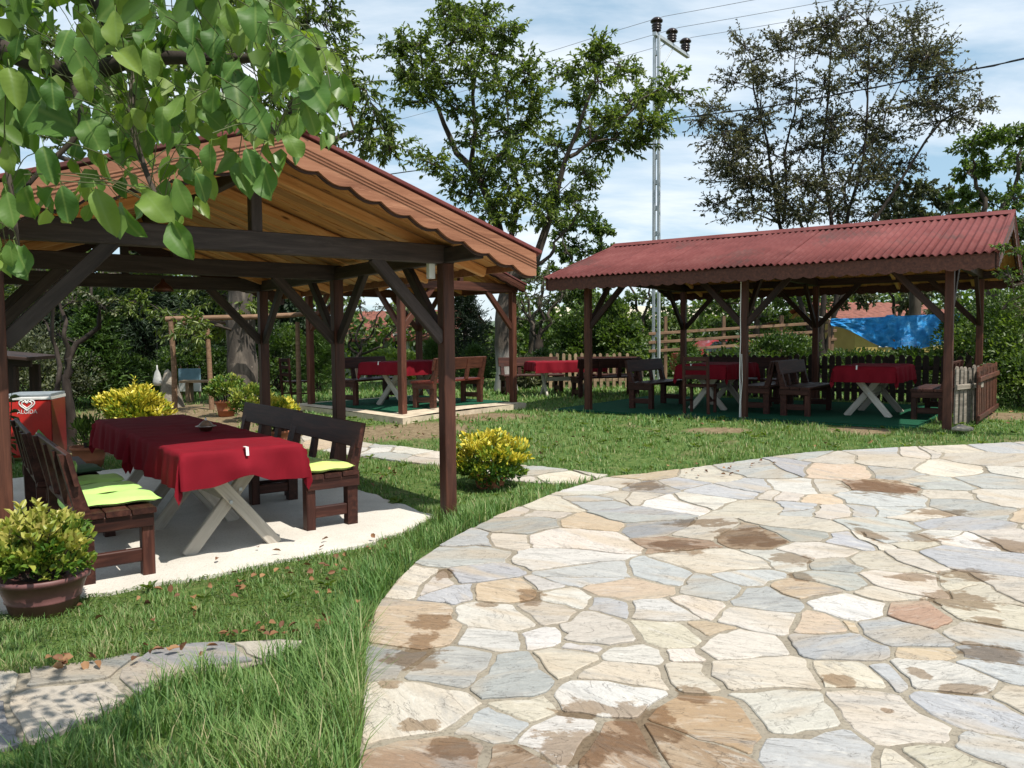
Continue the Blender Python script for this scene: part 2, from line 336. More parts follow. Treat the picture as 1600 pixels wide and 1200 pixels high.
def seg_dist(x, y, pts):
    d = np.full(np.shape(x), 1e9)
    for (x0, y0), (x1, y1) in zip(pts[:-1], pts[1:]):
        vx, vy = x1 - x0, y1 - y0; t = np.clip(((x - x0) * vx + (y - y0) * vy) / (vx * vx + vy * vy + 1e-9), 0, 1)
        d = np.minimum(d, np.hypot(x - x0 - t * vx, y - y0 - t * vy))
    return d
def clip_half(poly, a, b, c):
    out = []                                             # keep a*x + b*y <= c
    for i in range(len(poly)):
        p, q = poly[i], poly[(i + 1) % len(poly)]; fp = a * p[0] + b * p[1] - c; fq = a * q[0] + b * q[1] - c
        if fp <= 0: out.append(p)
        if (fp < 0 < fq) or (fq < 0 < fp):
            t = fp / (fp - fq); out.append((p[0] + t * (q[0] - p[0]), p[1] + t * (q[1] - p[1])))
    return out
def parea(p): return 0.5 * sum(p[i][0] * p[(i + 1) % len(p)][1] - p[(i + 1) % len(p)][0] * p[i][1] for i in range(len(p)))
def sheet(name, poly, zoff, mat, step=0.5, skirt=0.0, zfun=None):
    """a ground sheet that follows the terrain inside a polygon, with an optional skirt down its rim"""
    zf = zfun or (lambda x, y: float(hgt(x, y)))
    xs = [p[0] for p in poly]; ys = [p[1] for p in poly]; V, Fc = [], []
    for i in range(int(math.floor(min(xs) / step)), int(math.ceil(max(xs) / step))):
        for j in range(int(math.floor(min(ys) / step)), int(math.ceil(max(ys) / step))):
            q = list(poly)
            for a, b, c in ((-1, 0, -i * step), (1, 0, (i + 1) * step), (0, -1, -j * step), (0, 1, (j + 1) * step)):
                q = clip_half(q, a, b, c)
                if len(q) < 3: break
            if len(q) < 3 or abs(parea(q)) < 1e-5: continue
            if parea(q) < 0: q = q[::-1]
            Fc.append(tuple(range(len(V), len(V) + len(q)))); V += [(x, y, zf(x, y) + zoff) for x, y in q]
    if skirt:
        P = poly if parea(poly) > 0 else poly[::-1]
        for i in range(len(P)):
            p, q = P[i], P[(i + 1) % len(P)]; b = len(V)
            V += [(p[0], p[1], zf(*p) + zoff - skirt), (q[0], q[1], zf(*q) + zoff - skirt), (q[0], q[1], zf(*q) + zoff), (p[0], p[1], zf(*p) + zoff)]
            Fc.append((b, b + 1, b + 2, b + 3))
    me = bpy.data.meshes.new(name); me.from_pydata(V, [], Fc)
    bm = bmesh.new(); bm.from_mesh(me); bmesh.ops.remove_doubles(bm, verts=bm.verts, dist=0.0005); bm.to_mesh(me); bm.free(); me.update()
    return tag(link(name, me, None, mat), kind='structure')
def xf(o_loc, rz, p):
    c, s = math.cos(rz), math.sin(rz); return (o_loc[0] + c * p[0] - s * p[1], o_loc[1] + s * p[0] + c * p[1])
# ------------------------------------------------------------------ layout frames
P1L, P1R = (-1.79, 5.66), math.atan2(0.6, 0.8)                    # near pavilion: x to its right post row, y to its back
P2L, P2R = (-1.73, 12.6), math.atan2(0.722, 0.692)
P3L, P3R = (1.29, 13.5), math.atan2(-0.817, -0.577)               # right pavilion: +x faces the camera, y runs along its ridge
def w1(x, y): return xf(P1L, P1R, (x, y))
def w2(x, y): return xf(P2L, P2R, (x, y))
def w3(x, y): return xf(P3L, P3R, (x, y))

# ------------------------------------------------------------------ the ground
TER_EDGE_PX = [(562, 1200), (568, 1060), (574, 990), (592, 948), (622, 908), (656, 876), (704, 845), (780, 807), (878, 768), (944, 748),
               (1000, 743), (1080, 733), (1180, 719), (1260, 709), (1400, 701), (1500, 697), (1600, 692)]
ter = [tuple(G(*p)[:2]) for p in TER_EDGE_PX]
TER_EDGE = list(ter)
TER = [(-0.50, -3.0), (-0.50, 1.5)] + ter + [(9.5, 10.1), (13, 10.0), (13, -3.0)]
TER_EDGE = [(-0.5, -3.0), (-0.5, 1.5)] + TER_EDGE + [(9.5, 10.1), (13, 10.0)]
PAD1 = [w1(*p) for p in [(1.52, 0.12), (1.15, -0.12), (0.7, -0.34), (-0.5, -0.43), (-1.2, -0.38), (-2.0, -0.40), (-2.05, 4.7), (1.6, 4.7)]]
def ragged(poly, amp, step=0.12):
    out = []
    for i in range(len(poly)):
        p, q = poly[i], poly[(i + 1) % len(poly)]; k = max(1, int(math.hypot(q[0] - p[0], q[1] - p[1]) / step))
        for j in range(k): t = j / k; out.append((p[0] + (q[0] - p[0]) * t + random.gauss(0, amp), p[1] + (q[1] - p[1]) * t + random.gauss(0, amp)))
    return out
PAD1 = ragged(PAD1, 0.018)
PAD2 = [w2(*p) for p in [(-0.28, -0.35), (2.55, -0.3), (2.6, 2.95), (-0.3, 2.95)]]
PATH1 = [tuple(G(*p)[:2]) for p in [(-120, 1085), (0, 1057), (100, 1047), (200, 1031), (300, 1011), (430, 1000), (478, 1002), (455, 1022), (400, 1040), (300, 1055), (210, 1085), (150, 1115), (80, 1152), (0, 1168), (-140, 1215)]]
PATH2 = [tuple(G(*p)[:2]) for p in [(470, 682), (570, 692), (700, 710), (800, 726), (870, 733), (948, 744), (900, 757), (800, 752), (700, 730), (560, 714), (470, 702)]]
RUG3 = [w3(*p) for p in [(0.2, -0.55), (0.12, 5.0), (-3.6, 5.2), (-3.6, -0.5)]]

def ground_mat():
    m, n, l, p = newmat('lawn_soil'); g = n.new('ShaderNodeNewGeometry'); pos = g.outputs['Position']
    f = noise(n, l, pos, 1.3, 8, 0.65); f2 = noise(n, l, pos, 14, 6, 0.7)
    grass = ramp(n, l, f2, [(0.04, 0.075, 0.02), (0.085, 0.135, 0.035), (0.17, 0.19, 0.07)], [0.3, 0.5, 0.75])
    soil = ramp(n, l, f2, [(0.10, 0.075, 0.045), (0.20, 0.15, 0.09), (0.30, 0.24, 0.15)], [0.3, 0.5, 0.75])
    bare = ramp(n, l, f, [(0, 0, 0), (1, 1, 1)], [0.56, 0.68])
    vd = None                                             # worn sandy places
    for cx, cy, rx, ry in BARE:
        s = n.new('ShaderNodeVectorMath'); s.operation = 'SUBTRACT'; l.new(pos, s.inputs[0]); s.inputs[1].default_value = (cx, cy, 0)
        q = n.new('ShaderNodeVectorMath'); q.operation = 'MULTIPLY'; l.new(s.outputs[0], q.inputs[0]); q.inputs[1].default_value = (1 / rx, 1 / ry, 0)
        e = n.new('ShaderNodeVectorMath'); e.operation = 'LENGTH'; l.new(q.outputs[0], e.inputs[0])
        vd = e.outputs['Value'] if vd is None else math_(n, l, 'MINIMUM', vd, e.outputs['Value'])
    vd = math_(n, l, 'ADD', vd, math_(n, l, 'MULTIPLY', math_(n, l, 'SUBTRACT', f2, 0.5), 1.1))
    worn = ramp(n, l, vd, [(1, 1, 1), (0, 0, 0)], [0.75, 1.15])
    c = mixc(n, l, math_(n, l, 'MAXIMUM', math_(n, l, 'MULTIPLY', bare, 0.6), worn), grass, soil)
    l.new(c, p.inputs['Base Color']); p.inputs['Roughness'].default_value = 0.95; p.inputs['Specular IOR Level'].default_value = 0.1
    bump(n, l, p, f2, 0.8, 0.04); return m
def gp(px, py, rx, ry):
    c = G(px, py); return (c.x, c.y, rx, ry)
BARE = [gp(650, 672, 1.0, 0.8), gp(560, 678, 1.1, 0.7), gp(760, 650, 0.9, 0.6), gp(320, 660, 1.6, 2.2), gp(280, 640, 2.0, 2.0), gp(1585, 650, 0.9, 0.7),
        gp(1345, 672, 0.5, 0.4), gp(960, 640, 1.3, 0.7), gp(200, 690, 1.4, 1.2), gp(1120, 672, 0.5, 0.3)]
def axis_cells(a, b, c, d, fine, coarse):
    v = list(np.arange(a, b, coarse)) + list(np.arange(b, c, fine)) + list(np.arange(c, d, coarse)) + [d]; return np.array(v)
gx = np.concatenate([[-900, -500, -250, -120, -70], np.arange(-40, 40, 0.5), [40, 70, 120, 250, 500, 900]])
gy = np.concatenate([[-60, -30, -12], np.arange(-4, 50, 0.5), [50, 60, 80, 120, 200, 400, 900]])
XX, YY = np.meshgrid(gx, gy); ZZ = hgt(XX, YY) - 0.004
ni, nj = XX.shape; idx = np.arange(ni * nj).reshape(ni, nj)
Fg = np.stack([idx[:-1, :-1], idx[:-1, 1:], idx[1:, 1:], idx[1:, :-1]], -1).reshape(-1, 4)
tag(npmesh('lawn', np.stack([XX, YY, ZZ], -1).reshape(-1, 3), Fg, ground_mat(), None, smooth=True), kind='structure')
def hill_mat():
    m, n, l, p = newmat('wooded_hill'); g = n.new('ShaderNodeNewGeometry')
    l.new(ramp(n, l, noise(n, l, g.outputs['Position'], 0.09, 8, 0.7), [(0.05, 0.08, 0.05), (0.09, 0.125, 0.08), (0.14, 0.16, 0.11)], [0.3, 0.5, 0.7]), p.inputs['Base Color'])
    p.inputs['Roughness'].default_value = 1.0; return m
hx = np.linspace(-400, 400, 81); V, Fc = [], []
for i, x in enumerate(hx):
    top = 7 + 4 * math.sin(x * 0.012 + 1) + 3 * math.sin(x * 0.05)
    V += [(x, 250, -3), (x, 285, top * 0.75), (x, 330, top), (x, 420, -3)]
for i in range(80):
    for k in range(3): Fc.append((i * 4 + k, i * 4 + 4 + k, i * 4 + 5 + k, i * 4 + 1 + k))
tag(pymesh('hill', V, Fc, hill_mat(), None, True), kind='structure')

def conc_mat():
    m, n, l, p = newmat('pale_washed_concrete'); g = n.new('ShaderNodeNewGeometry'); pos = g.outputs['Position']
    f = noise(n, l, pos, 2.0, 6); sp = noise(n, l, pos, 90, 3)
    c = ramp(n, l, f, [(0.50, 0.47, 0.415), (0.64, 0.605, 0.545)], [0.3, 0.7]); c = mixc(n, l, ramp(n, l, sp, [(0.6,) * 3, (0, 0, 0)], [0.36, 0.44]), c, (0.36, 0.33, 0.29))
    l.new(c, p.inputs['Base Color']); p.inputs['Roughness'].default_value = 0.95; p.inputs['Specular IOR Level'].default_value = 0.2
    bump(n, l, p, sp, 0.6, 0.006); return m
sheet('concrete_floor', PAD1, 0.018, conc_mat(), 0.5, 0.1)
slab = sheet('raised_slab', PAD2, 0.095, M['sandy'], 0.6, 0.25)
SL2 = [w2(*p) for p in [(-0.05, 0.25), (2.5, 0.1), (2.55, 2.7), (0.0, 2.7)]]
sheet('green_matting', SL2, 0.107, M['green_rug'], 0.6, 0.01)
sheet('green_carpet', RUG3, 0.035, M['green_rug'], 0.5, 0.03)

# ------------------------------------------------------------------ flagstones
STONE_COL = {'c': (0.455, 0.405, 0.33), 'w': (0.49, 0.465, 0.42), 'g': (0.345, 0.35, 0.345), 'o': (0.43, 0.325, 0.215), 'b': (0.24, 0.155, 0.09),
             'a': (0.34, 0.225, 0.11), 'd': (0.26, 0.26, 0.255), 'r': (0.34, 0.205, 0.12)}
WET_PX = [(660, 1012, 30, 22), (692, 900, 14, 10), (830, 938, 22, 15), (759, 949, 18, 6), (675, 978, 35, 13), (651, 1030, 45, 22), (604, 1075, 25, 9), (651, 1140, 38, 13),
          (708, 1176, 45, 22), (905, 1118, 46, 17), (935, 1172, 115, 30), (1010, 1140, 60, 40), (1377, 765, 55, 12), (1167, 843, 50, 16), (1095, 821, 52, 7), (1354, 837, 16, 14),
          (1440, 844, 35, 8), (1236, 877, 30, 11), (1252, 906, 20, 9), (1574, 857, 40, 13), (1512, 903, 45, 10), (1430, 906, 35, 8), (1492, 942, 48, 17), (1545, 978, 25, 8),
          (1548, 1024, 48, 22), (1469, 804, 45, 6), (1010, 762, 30, 8), (1060, 858, 40, 12), (1310, 1070, 25, 12), (1499, 1084, 40, 9), (1441, 1062, 14, 10), (1387, 1118, 10, 5), (1085, 1090, 30, 16)]
def wet_mask(n, l, pos):
    vd = None
    for px, py, rx, ry in WET_PX:
        q = G(px, py); r0 = max(0.03, rx * q.y / F); r1 = max(0.03, ry * q.y * q.y / (F * 1.5))
        s = n.new('ShaderNodeVectorMath'); s.operation = 'SUBTRACT'; l.new(pos, s.inputs[0]); s.inputs[1].default_value = (q.x, q.y, 0)
        k = n.new('ShaderNodeVectorMath'); k.operation = 'MULTIPLY'; l.new(s.outputs[0], k.inputs[0]); k.inputs[1].default_value = (1 / r0, 1 / r1, 0)
        e = n.new('ShaderNodeVectorMath'); e.operation = 'LENGTH'; l.new(k.outputs[0], e.inputs[0])
        vd = e.outputs['Value'] if vd is None else math_(n, l, 'MINIMUM', vd, e.outputs['Value'])
    return vd
def mortar_mat():
    m, n, l, p = newmat('grey_tan_mortar'); g = n.new('ShaderNodeNewGeometry'); pos = g.outputs['Position']; f = noise(n, l, pos, 3, 6); f2 = noise(n, l, pos, 60, 5)
    c = ramp(n, l, f, [(0.22, 0.19, 0.147), (0.32, 0.285, 0.225)], [0.3, 0.7]); c = mixc(n, l, ramp(n, l, f2, [(0.5,) * 3, (0, 0, 0)], [0.35, 0.5]), c, (0.10, 0.085, 0.065))
    w = ramp(n, l, math_(n, l, 'ADD', wet_mask(n, l, pos), math_(n, l, 'MULTIPLY', math_(n, l, 'SUBTRACT', noise(n, l, pos, 9, 9, 0.72), 0.5), 2.4)), [(1, 1, 1), (0, 0, 0)], [0.82, 1.0])
    c = mixc(n, l, w, c, mixc(n, l, 1.0, c, (0.55, 0.46, 0.38), 'MULTIPLY')); l.new(c, p.inputs['Base Color']); p.inputs['Roughness'].default_value = 0.95; p.inputs['Specular IOR Level'].default_value = 0.2; bump(n, l, p, f2, 0.6, 0.008); return m
def stone_mat(wet=True):
    m, n, l, p = newmat('split_flagstone' if wet else 'path_flagstone'); oi = n.new('ShaderNodeObjectInfo')
    g = n.new('ShaderNodeNewGeometry'); pos = g.outputs['Position']
    rot = n.new('ShaderNodeVectorRotate'); rot.rotation_type = 'Z_AXIS'; l.new(pos, rot.inputs['Vector'])
    l.new(math_(n, l, 'ADD', math_(n, l, 'MULTIPLY', oi.outputs['Random'], 1.6), -0.5), rot.inputs['Angle'])
    mp = n.new('ShaderNodeMapping'); mp.inputs['Scale'].default_value = (2.2, 7.0, 3.0); l.new(rot.outputs[0], mp.inputs[0])
    cx = n.new('ShaderNodeCombineXYZ'); l.new(math_(n, l, 'MULTIPLY', oi.outputs['Random'], 50.0), cx.inputs[0]); l.new(cx.outputs[0], mp.inputs['Location'])
    lay = noise(n, l, mp.outputs[0], 1.5, 10, 0.7, 0.9); fine = noise(n, l, pos, 45, 6, 0.7); big = noise(n, l, mp.outputs[0], 0.55, 4, 0.5, 0.5)
    c = mixc(n, l, ramp(n, l, lay, [(0.75,) * 3, (0, 0, 0), (0, 0, 0), (0.5,) * 3], [0.28, 0.45, 0.56, 0.72]), oi.outputs['Color'], (0.54, 0.51, 0.45) if wet else (0.42, 0.36, 0.28))
    c = mixc(n, l, ramp(n, l, big, [(0, 0, 0), (0.65,) * 3], [0.50, 0.66]), c, (0.40, 0.315, 0.215))
    blot = noise(n, l, mp.outputs[0], 0.8, 7, 0.7, 0.3); c = mixc(n, l, ramp(n, l, blot, [(0.55,) * 3, (0, 0, 0)], [0.34, 0.46]), c, (0.24, 0.235, 0.225))
    c = mixc(n, l, ramp(n, l, fine, [(0.38,) * 3, (0, 0, 0)], [0.30, 0.46]), c, (0.20, 0.16, 0.12))
    crk = noise(n, l, mp.outputs[0], 0.9, 5, 0.6, 1.6); cl = math_(n, l, 'ABSOLUTE', math_(n, l, 'SUBTRACT', crk, 0.5)); crack = ramp(n, l, cl, [(0.45,) * 3, (0, 0, 0)], [0.001, 0.005])
    c = mixc(n, l, crack, c, (0.13, 0.10, 0.075))
    grain = noise(n, l, mp.outputs[0], 9.0, 8, 0.75); c = mixc(n, l, 0.45, c, ramp(n, l, grain, [(0.65,) * 3, (1.3,) * 3], [0.3, 0.7]), 'MULTIPLY')
    hs = n.new('ShaderNodeHueSaturation'); l.new(c, hs.inputs['Color']); hs.inputs['Saturation'].default_value = 0.86
    mr = n.new('ShaderNodeMapRange'); l.new(oi.outputs['Random'], mr.inputs[0]); mr.inputs[3].default_value = 0.88; mr.inputs[4].default_value = 1.1; l.new(mr.outputs[0], hs.inputs['Value'])
    c = hs.outputs[0]
    if wet:
        sub = noise(n, l, pos, 9, 9, 0.72); sub2 = noise(n, l, mp.outputs[0], 1.2, 6, 0.65)
        vd = wet_mask(n, l, pos)
        vd = math_(n, l, 'ADD', vd, math_(n, l, 'MULTIPLY', math_(n, l, 'SUBTRACT', sub, 0.5), 2.4))
        vd = math_(n, l, 'ADD', vd, math_(n, l, 'MULTIPLY', math_(n, l, 'SUBTRACT', sub2, 0.5), 2.2))
        w = ramp(n, l, vd, [(1, 1, 1), (0, 0, 0)], [0.82, 1.0])
        dark = mixc(n, l, 1.0, c, (0.60, 0.50, 0.41), 'MULTIPLY'); c = mixc(n, l, w, c, dark)
        rr = n.new('ShaderNodeMapRange'); l.new(w, rr.inputs[0]); rr.inputs[3].default_value = 0.8; rr.inputs[4].default_value = 0.42; l.new(rr.outputs[0], p.inputs['Roughness'])
    else: p.inputs['Roughness'].default_value = 0.8
    l.new(c, p.inputs['Base Color']); p.inputs['Specular IOR Level'].default_value = 0.3
    bm_ = math_(n, l, 'ADD', lay, math_(n, l, 'MULTIPLY', fine, 0.35)); bm_ = math_(n, l, 'SUBTRACT', bm_, math_(n, l, 'MULTIPLY', crack, 0.5)); bump(n, l, p, bm_, 0.8, 0.016); return m
M['stone'] = stone_mat(True); M['path_stone'] = stone_mat(False)
M['mortar'] = mortar_mat()
_lat = np.random.default_rng(3).uniform(-1, 1, (2, 128, 128))
def _ln(k, x, y, s):
    u, v = x / s + 40.3, y / s + 40.7; i, j = int(math.floor(u)), int(math.floor(v)); f, g = u - i, v - j; L = _lat[k]; i %= 127; j %= 127
    return (L[i, j] * (1 - f) + L[i + 1, j] * f) * (1 - g) + (L[i, j + 1] * (1 - f) + L[i + 1, j + 1] * f) * g
def warp(x, y):
    """breaks the joints into angular, irregular lines; fades out at the kerb"""
    a = min(1.0, WARPD(x, y) / 0.22)
    return (x + a * (0.075 * _ln(0, x, y, 0.34) + 0.020 * _ln(1, x, y, 0.09)), y + a * (0.075 * _ln(1, x + 9, y, 0.34) + 0.020 * _ln(0, x, y + 9, 0.09)))
WARPD = lambda x, y: float(seg_dist(np.array([x]), np.array([y]), TER_EDGE)[0])
def stone_mesh(poly, th, zoff, mat):
    """an irregular flagstone: ragged outline, chamfered rim, follows the slope; local to its own centre"""
    n = len(poly); cx = sum(p[0] for p in poly) / n; cy = sum(p[1] for p in poly) / n; out = []
    for i in range(n):
        p, q, r = poly[i - 1], poly[i], poly[(i + 1) % n]
        la = math.hypot(q[0] - p[0], q[1] - p[1]); lb = math.hypot(r[0] - q[0], r[1] - q[1]); t = min(0.016, la * 0.2) / max(la, 1e-6); u = min(0.016, lb * 0.2) / max(lb, 1e-6)
        a = (q[0] + (p[0] - q[0]) * t, q[1] + (p[1] - q[1]) * t); b = (q[0] + (r[0] - q[0]) * u, q[1] + (r[1] - q[1]) * u); out += [a, b]
        e = (r[0] + (q[0] - r[0]) * min(0.016, lb * 0.2) / max(lb, 1e-6), r[1] + (q[1] - r[1]) * min(0.016, lb * 0.2) / max(lb, 1e-6))
        k = min(7, int(lb / 0.065))
        for j in range(1, k): out.append((b[0] + (e[0] - b[0]) * j / k, b[1] + (e[1] - b[1]) * j / k))
    pts = []
    for x, y in out:
        x, y = warp(x, y); d = math.hypot(x - cx, y - cy) + 1e-6; s = 1 - random.uniform(0, 0.013) / d * (1 if random.random() < 0.8 else 2.0); pts.append((cx + (x - cx) * s, cy + (y - cy) * s))
    cx, cy = warp(cx, cy)
    m = len(pts); V, z0 = [], float(hgt(cx, cy)); tx, ty = random.gauss(0, 0.004), random.gauss(0, 0.004); dz = random.uniform(-0.003, 0.004)
    def zt(x, y): return float(hgt(x, y)) + zoff + dz + tx * (x - cx) + ty * (y - cy) - z0
    for x, y in pts: V.append((x - cx, y - cy, zt(x, y) - th))
    for x, y in pts: V.append((x - cx, y - cy, zt(x, y) - 0.004))
    for x, y in pts:
        d = math.hypot(x - cx, y - cy) + 1e-6; s = 1 - 0.005 / d; V.append(((x - cx) * s, (y - cy) * s, zt(x, y)))
    Fc = [tuple(range(2 * m, 3 * m))]
    for k in (0, 1):
        for i in range(m): j = (i + 1) % m; Fc.append((k * m + i, k * m + j, (k + 1) * m + j, (k + 1) * m + i))
    return V, Fc, (cx, cy, z0)
def voronoi(seeds, region, gap, reach=1.7):
    cells = []; S = np.array([(s[0], s[1]) for s in seeds]); W = np.array([s[3] for s in seeds])
    for i, s in enumerate(seeds):
        q = list(region); q = clip_half(q, 1, 0, s[0] + reach); q = clip_half(q, -1, 0, -s[0] + reach) if q else q
        q = clip_half(q, 0, 1, s[1] + reach) if q else q; q = clip_half(q, 0, -1, -s[1] + reach) if q else q
        d = np.hypot(S[:, 0] - s[0], S[:, 1] - s[1])
        for j in np.argsort(d)[1:40]:
            if len(q) < 3 or d[j] > 2 * reach: break
            a, b = S[j] - S[i]; ln = math.hypot(a, b); g = gap * (0.35 + 1.3 * ((i * 7 + int(j) * 13) % 17 / 17.0) if i < j else 0.35 + 1.3 * ((int(j) * 7 + i * 13) % 17 / 17.0))
            c = 0.5 * (S[j] @ S[j] - S[i] @ S[i] + W[i] - W[j]); q = clip_half(q, a, b, c - g * ln)
        if len(q) >= 3 and abs(parea(q)) > 0.004:
            # drop nearly coincident corners
            r = [q[0]]
            for pt in q[1:]:
                if math.hypot(pt[0] - r[-1][0], pt[1] - r[-1][1]) > 0.02: r.append(pt)
            if len(r) >= 3 and math.hypot(r[0][0] - r[-1][0], r[0][1] - r[-1][1]) <= 0.02: r.pop()
            if len(r) >= 3: cells.append((r if parea(r) > 0 else r[::-1], s[2]))
    return cells
def Z3(l): return [(540 + x / 2.963, 880 + y / 2.963, c, s) for x, y, c, s in l]
def Z4(l): return [(1060 + x / 2.963, 880 + y / 2.963, c, s) for x, y, c, s in l]
def Z2(l): return [(1075 + x / 3.045, 650 + y / 3.045, c, s) for x, y, c, s in l]
def Z1(l): return [(550 + x / 3.045, 650 + y / 3.045, c, s) for x, y, c, s in l]
SEED = Z3([(350, 80, 'c', 1), (600, 70, 'g', 1), (570, 152, 'g', 0), (300, 300, 'o', 3), (750, 150, 'o', 1), (925, 128, 'w', 0), (1040, 180, 'w', 1), (1110, 70, 'g', 2), (1300, 130, 'o', 2),
    (690, 260, 'w', 1), (915, 235, 'c', 0), (1250, 220, 'g', 1), (1140, 315, 'c', 2), (1490, 230, 'w', 1), (1500, 325, 'c', 1), (680, 345, 'w', 1), (890, 345, 'w', 1), (1070, 392, 'w', 0),
    (1330, 435, 'w', 1), (1560, 430, 'c', 0), (545, 490, 'g', 1), (800, 515, 'g', 2), (1000, 470, 'c', 1), (300, 680, 'c', 3), (690, 760, 'g', 2), (850, 665, 'c', 0), (1240, 640, 'w', 2),
    (1300, 540, 'c', 2), (470, 900, 'b', 1), (1020, 820, 'w', 1), (1290, 880, 'b', 2), (150, 465, 'd', 0), (1480, 75, 'g', 1), (800, 930, 'b', 1)])
SEED += Z4([(120, 110, 'g', 1), (290, 70, 'g', 1), (620, 145, 'o', 1), (390, 175, 'g', 2), (830, 230, 'w', 2), (760, 95, 'g', 1), (960, 150, 'c', 0), (1060, 95, 'c', 1), (1400, 115, 'c', 2),
    (1180, 265, 'r', 2), (60, 215, 'c', 1), (350, 260, 'w', 2), (120, 315, 'o', 2), (640, 290, 'o', 1), (800, 302, 'o', 0), (1040, 330, 'g', 2), (1460, 270, 'c', 2), (1440, 350, 'g', 1),
    (270, 390, 'c', 2), (780, 405, 'g', 2), (1190, 435, 'o', 1), (1470, 440, 'd', 1), (40, 525, 'c', 1), (390, 515, 'c', 2), (820, 545, 'c', 1), (985, 545, 'g', 0), (1320, 560, 'w', 2),
    (1540, 530, 'g', 1), (1560, 650, 'c', 1), (170, 760, 'a', 3), (500, 720, 'w', 3), (980, 730, 'c', 3), (1400, 690, 'g', 2), (660, 870, 'g', 2), (1400, 830, 'g', 2), (1270, 930, 'c', 1), (30, 880, 'b', 1), (890, 935, 'c', 0)])
SEED += Z2([(100, 290, 'c', 1), (330, 265, 'g', 1), (500, 255, 'd', 0), (690, 270, 'o', 1), (650, 205, 'c', 1), (930, 172, 'g', 1), (1060, 178, 'c', 1), (1280, 163, 'c', 1), (1450, 157, 'g', 1),
    (1000, 280, 'g', 1), (1250, 260, 'c', 2), (300, 345, 'g', 1), (180, 370, 'g', 1), (80, 410, 'w', 1), (290, 440, 'c', 1), (490, 345, 'w', 1), (450, 385, 'c', 1), (590, 395, 'o', 0), (700, 350, 'c', 0),
    (540, 450, 'g', 1), (700, 460, 'c', 1), (835, 460, 'g', 1), (1030, 470, 'c', 2), (920, 350, 'b', 1), (1250, 385, 'c', 1), (1350, 435, 'g', 2), (540, 580, 'd', 1), (290, 590, 'b', 1), (460, 690, 'w', 1),
    (760, 600, 'c', 2), (1020, 600, 'c', 1), (900, 515, 'g', 1), (1250, 520, 'g', 1), (1500, 600, 'c', 1), (600, 650, 'c', 1), (730, 725, 'g', 1), (1000, 710, 'c', 1), (1350, 690, 'g', 2), (1450, 820, 'c', 2),
    (150, 720, 'c', 2), (30, 560, 'c', 1), (1500, 400, 'c', 2), (1450, 320, 'g', 1), (1180, 330, 'g', 1), (560, 520, 'c', 1), (1300, 600, 'w', 1)])
SEED += Z1([(580, 600, 'g', 1), (720, 600, 'c', 0), (790, 525, 'g', 1), (870, 470, 'c', 0), (1090, 600, 'c', 3), (1170, 510, 'o', 1), (950, 430, 'c', 2), (1150, 420, 'g', 1), (1100, 360, 'w', 1), (1330, 400, 'c', 1),
    (1520, 420, 'w', 1), (1330, 480, 'g', 2), (1440, 535, 'd', 1), (1000, 700, 'w', 2), (520, 680, 'g', 2), (720, 460, 'c', 1), (1400, 345, 'd', 1), (1250, 325, 'c', 1), (1560, 330, 'g', 0), (1540, 610, 'b', 0), (420, 790, 'c', 1)])
seeds = []
for px, py, c, s in SEED:
    q = G(px, py); seeds.append((q.x, q.y, c, (s - 1) * 0.014 * max(1.0, q.y / 3.0) + random.uniform(-0.012, 0.012)))
S0 = len(seeds); tries = 0
while tries < 9000:
    tries += 1; x, y = random.uniform(-0.6, 13), random.uniform(-3, 11)
    if not in_poly(x, y, TER): continue
    infr = y > 2.3 and abs(x) < 0.66 * y
    sp = 0.46 if y > 6 and infr else 0.6 if not infr else 0.42
    if infr and y < 6.6: sp = 0.70
    elif infr: sp = 0.50
    if min((s[0] - x) ** 2 + (s[1] - y) ** 2 for s in seeds) < sp * sp: continue
    seeds.append((x, y, random.choices('cwgodb', (38, 26, 20, 8, 3, 2))[0], random.uniform(-0.07, 0.09)))
terrace = sheet('stone_terrace', TER, 0.012, M['mortar'], 0.5, 0.08)
cells = []
for poly, c in voronoi(seeds, TER, 0.0075):
    ar = parea(poly)                                      # some slabs are broken in two by a slanting crack filled with mortar
    if ar > 0.16 and c in 'cwg' and random.random() < 0.24:
        mx_, my_ = sum(p[0] for p in poly) / len(poly), sum(p[1] for p in poly) / len(poly); an = random.uniform(0, math.pi); ca, sa = math.cos(an), math.sin(an); off = ca * mx_ + sa * my_ + random.uniform(-0.14, 0.14) * math.sqrt(ar); g = random.uniform(0.003, 0.010)
        q1, q2 = clip_half(poly, ca, sa, off - g), clip_half(poly, -ca, -sa, -off - g)
        if len(q1) > 2 and len(q2) > 2 and min(parea(q1), parea(q2)) > 0.03: cells += [(q1, c), (q2, random.choice([c, c, 'c', 'g']))]; continue
    cells.append((poly, c))
infr_cells = [c for c in cells if (lambda x, y: y > 2.2 and abs(x) < 0.68 * y + 0.3)(sum(p[0] for p in c[0]) / len(c[0]), sum(p[1] for p in c[0]) / len(c[0]))]
infr_cells.sort(key=lambda c: -abs(parea(c[0])) / (sum(p[1] for p in c[0]) / len(c[0])) ** 3)
front = infr_cells[:300]; ids = set(id(c) for c in front); rest = [c for c in cells if id(c) not in ids]
def add_stone(poly, c, parent, mat, zoff, mul=1.0):
    V, Fc, o = stone_mesh(poly, 0.04, zoff, mat); me = bpy.data.meshes.new('stone'); me.from_pydata(V, [], Fc); me.materials.append(mat); me.update()
    ob = bpy.data.objects.new('stone', me); COL.objects.link(ob); ob.parent = parent; ob.location = o
    k = STONE_COL[c]; j = random.uniform(0.92, 1.08) * mul; ob.color = (k[0] * j, k[1] * j * random.uniform(0.97, 1.02), k[2] * j * random.uniform(0.92, 1.06), 1); return ob
for poly, c in front: add_stone(poly, c, terrace, M['stone'], 0.019)
VV, FF = [], []
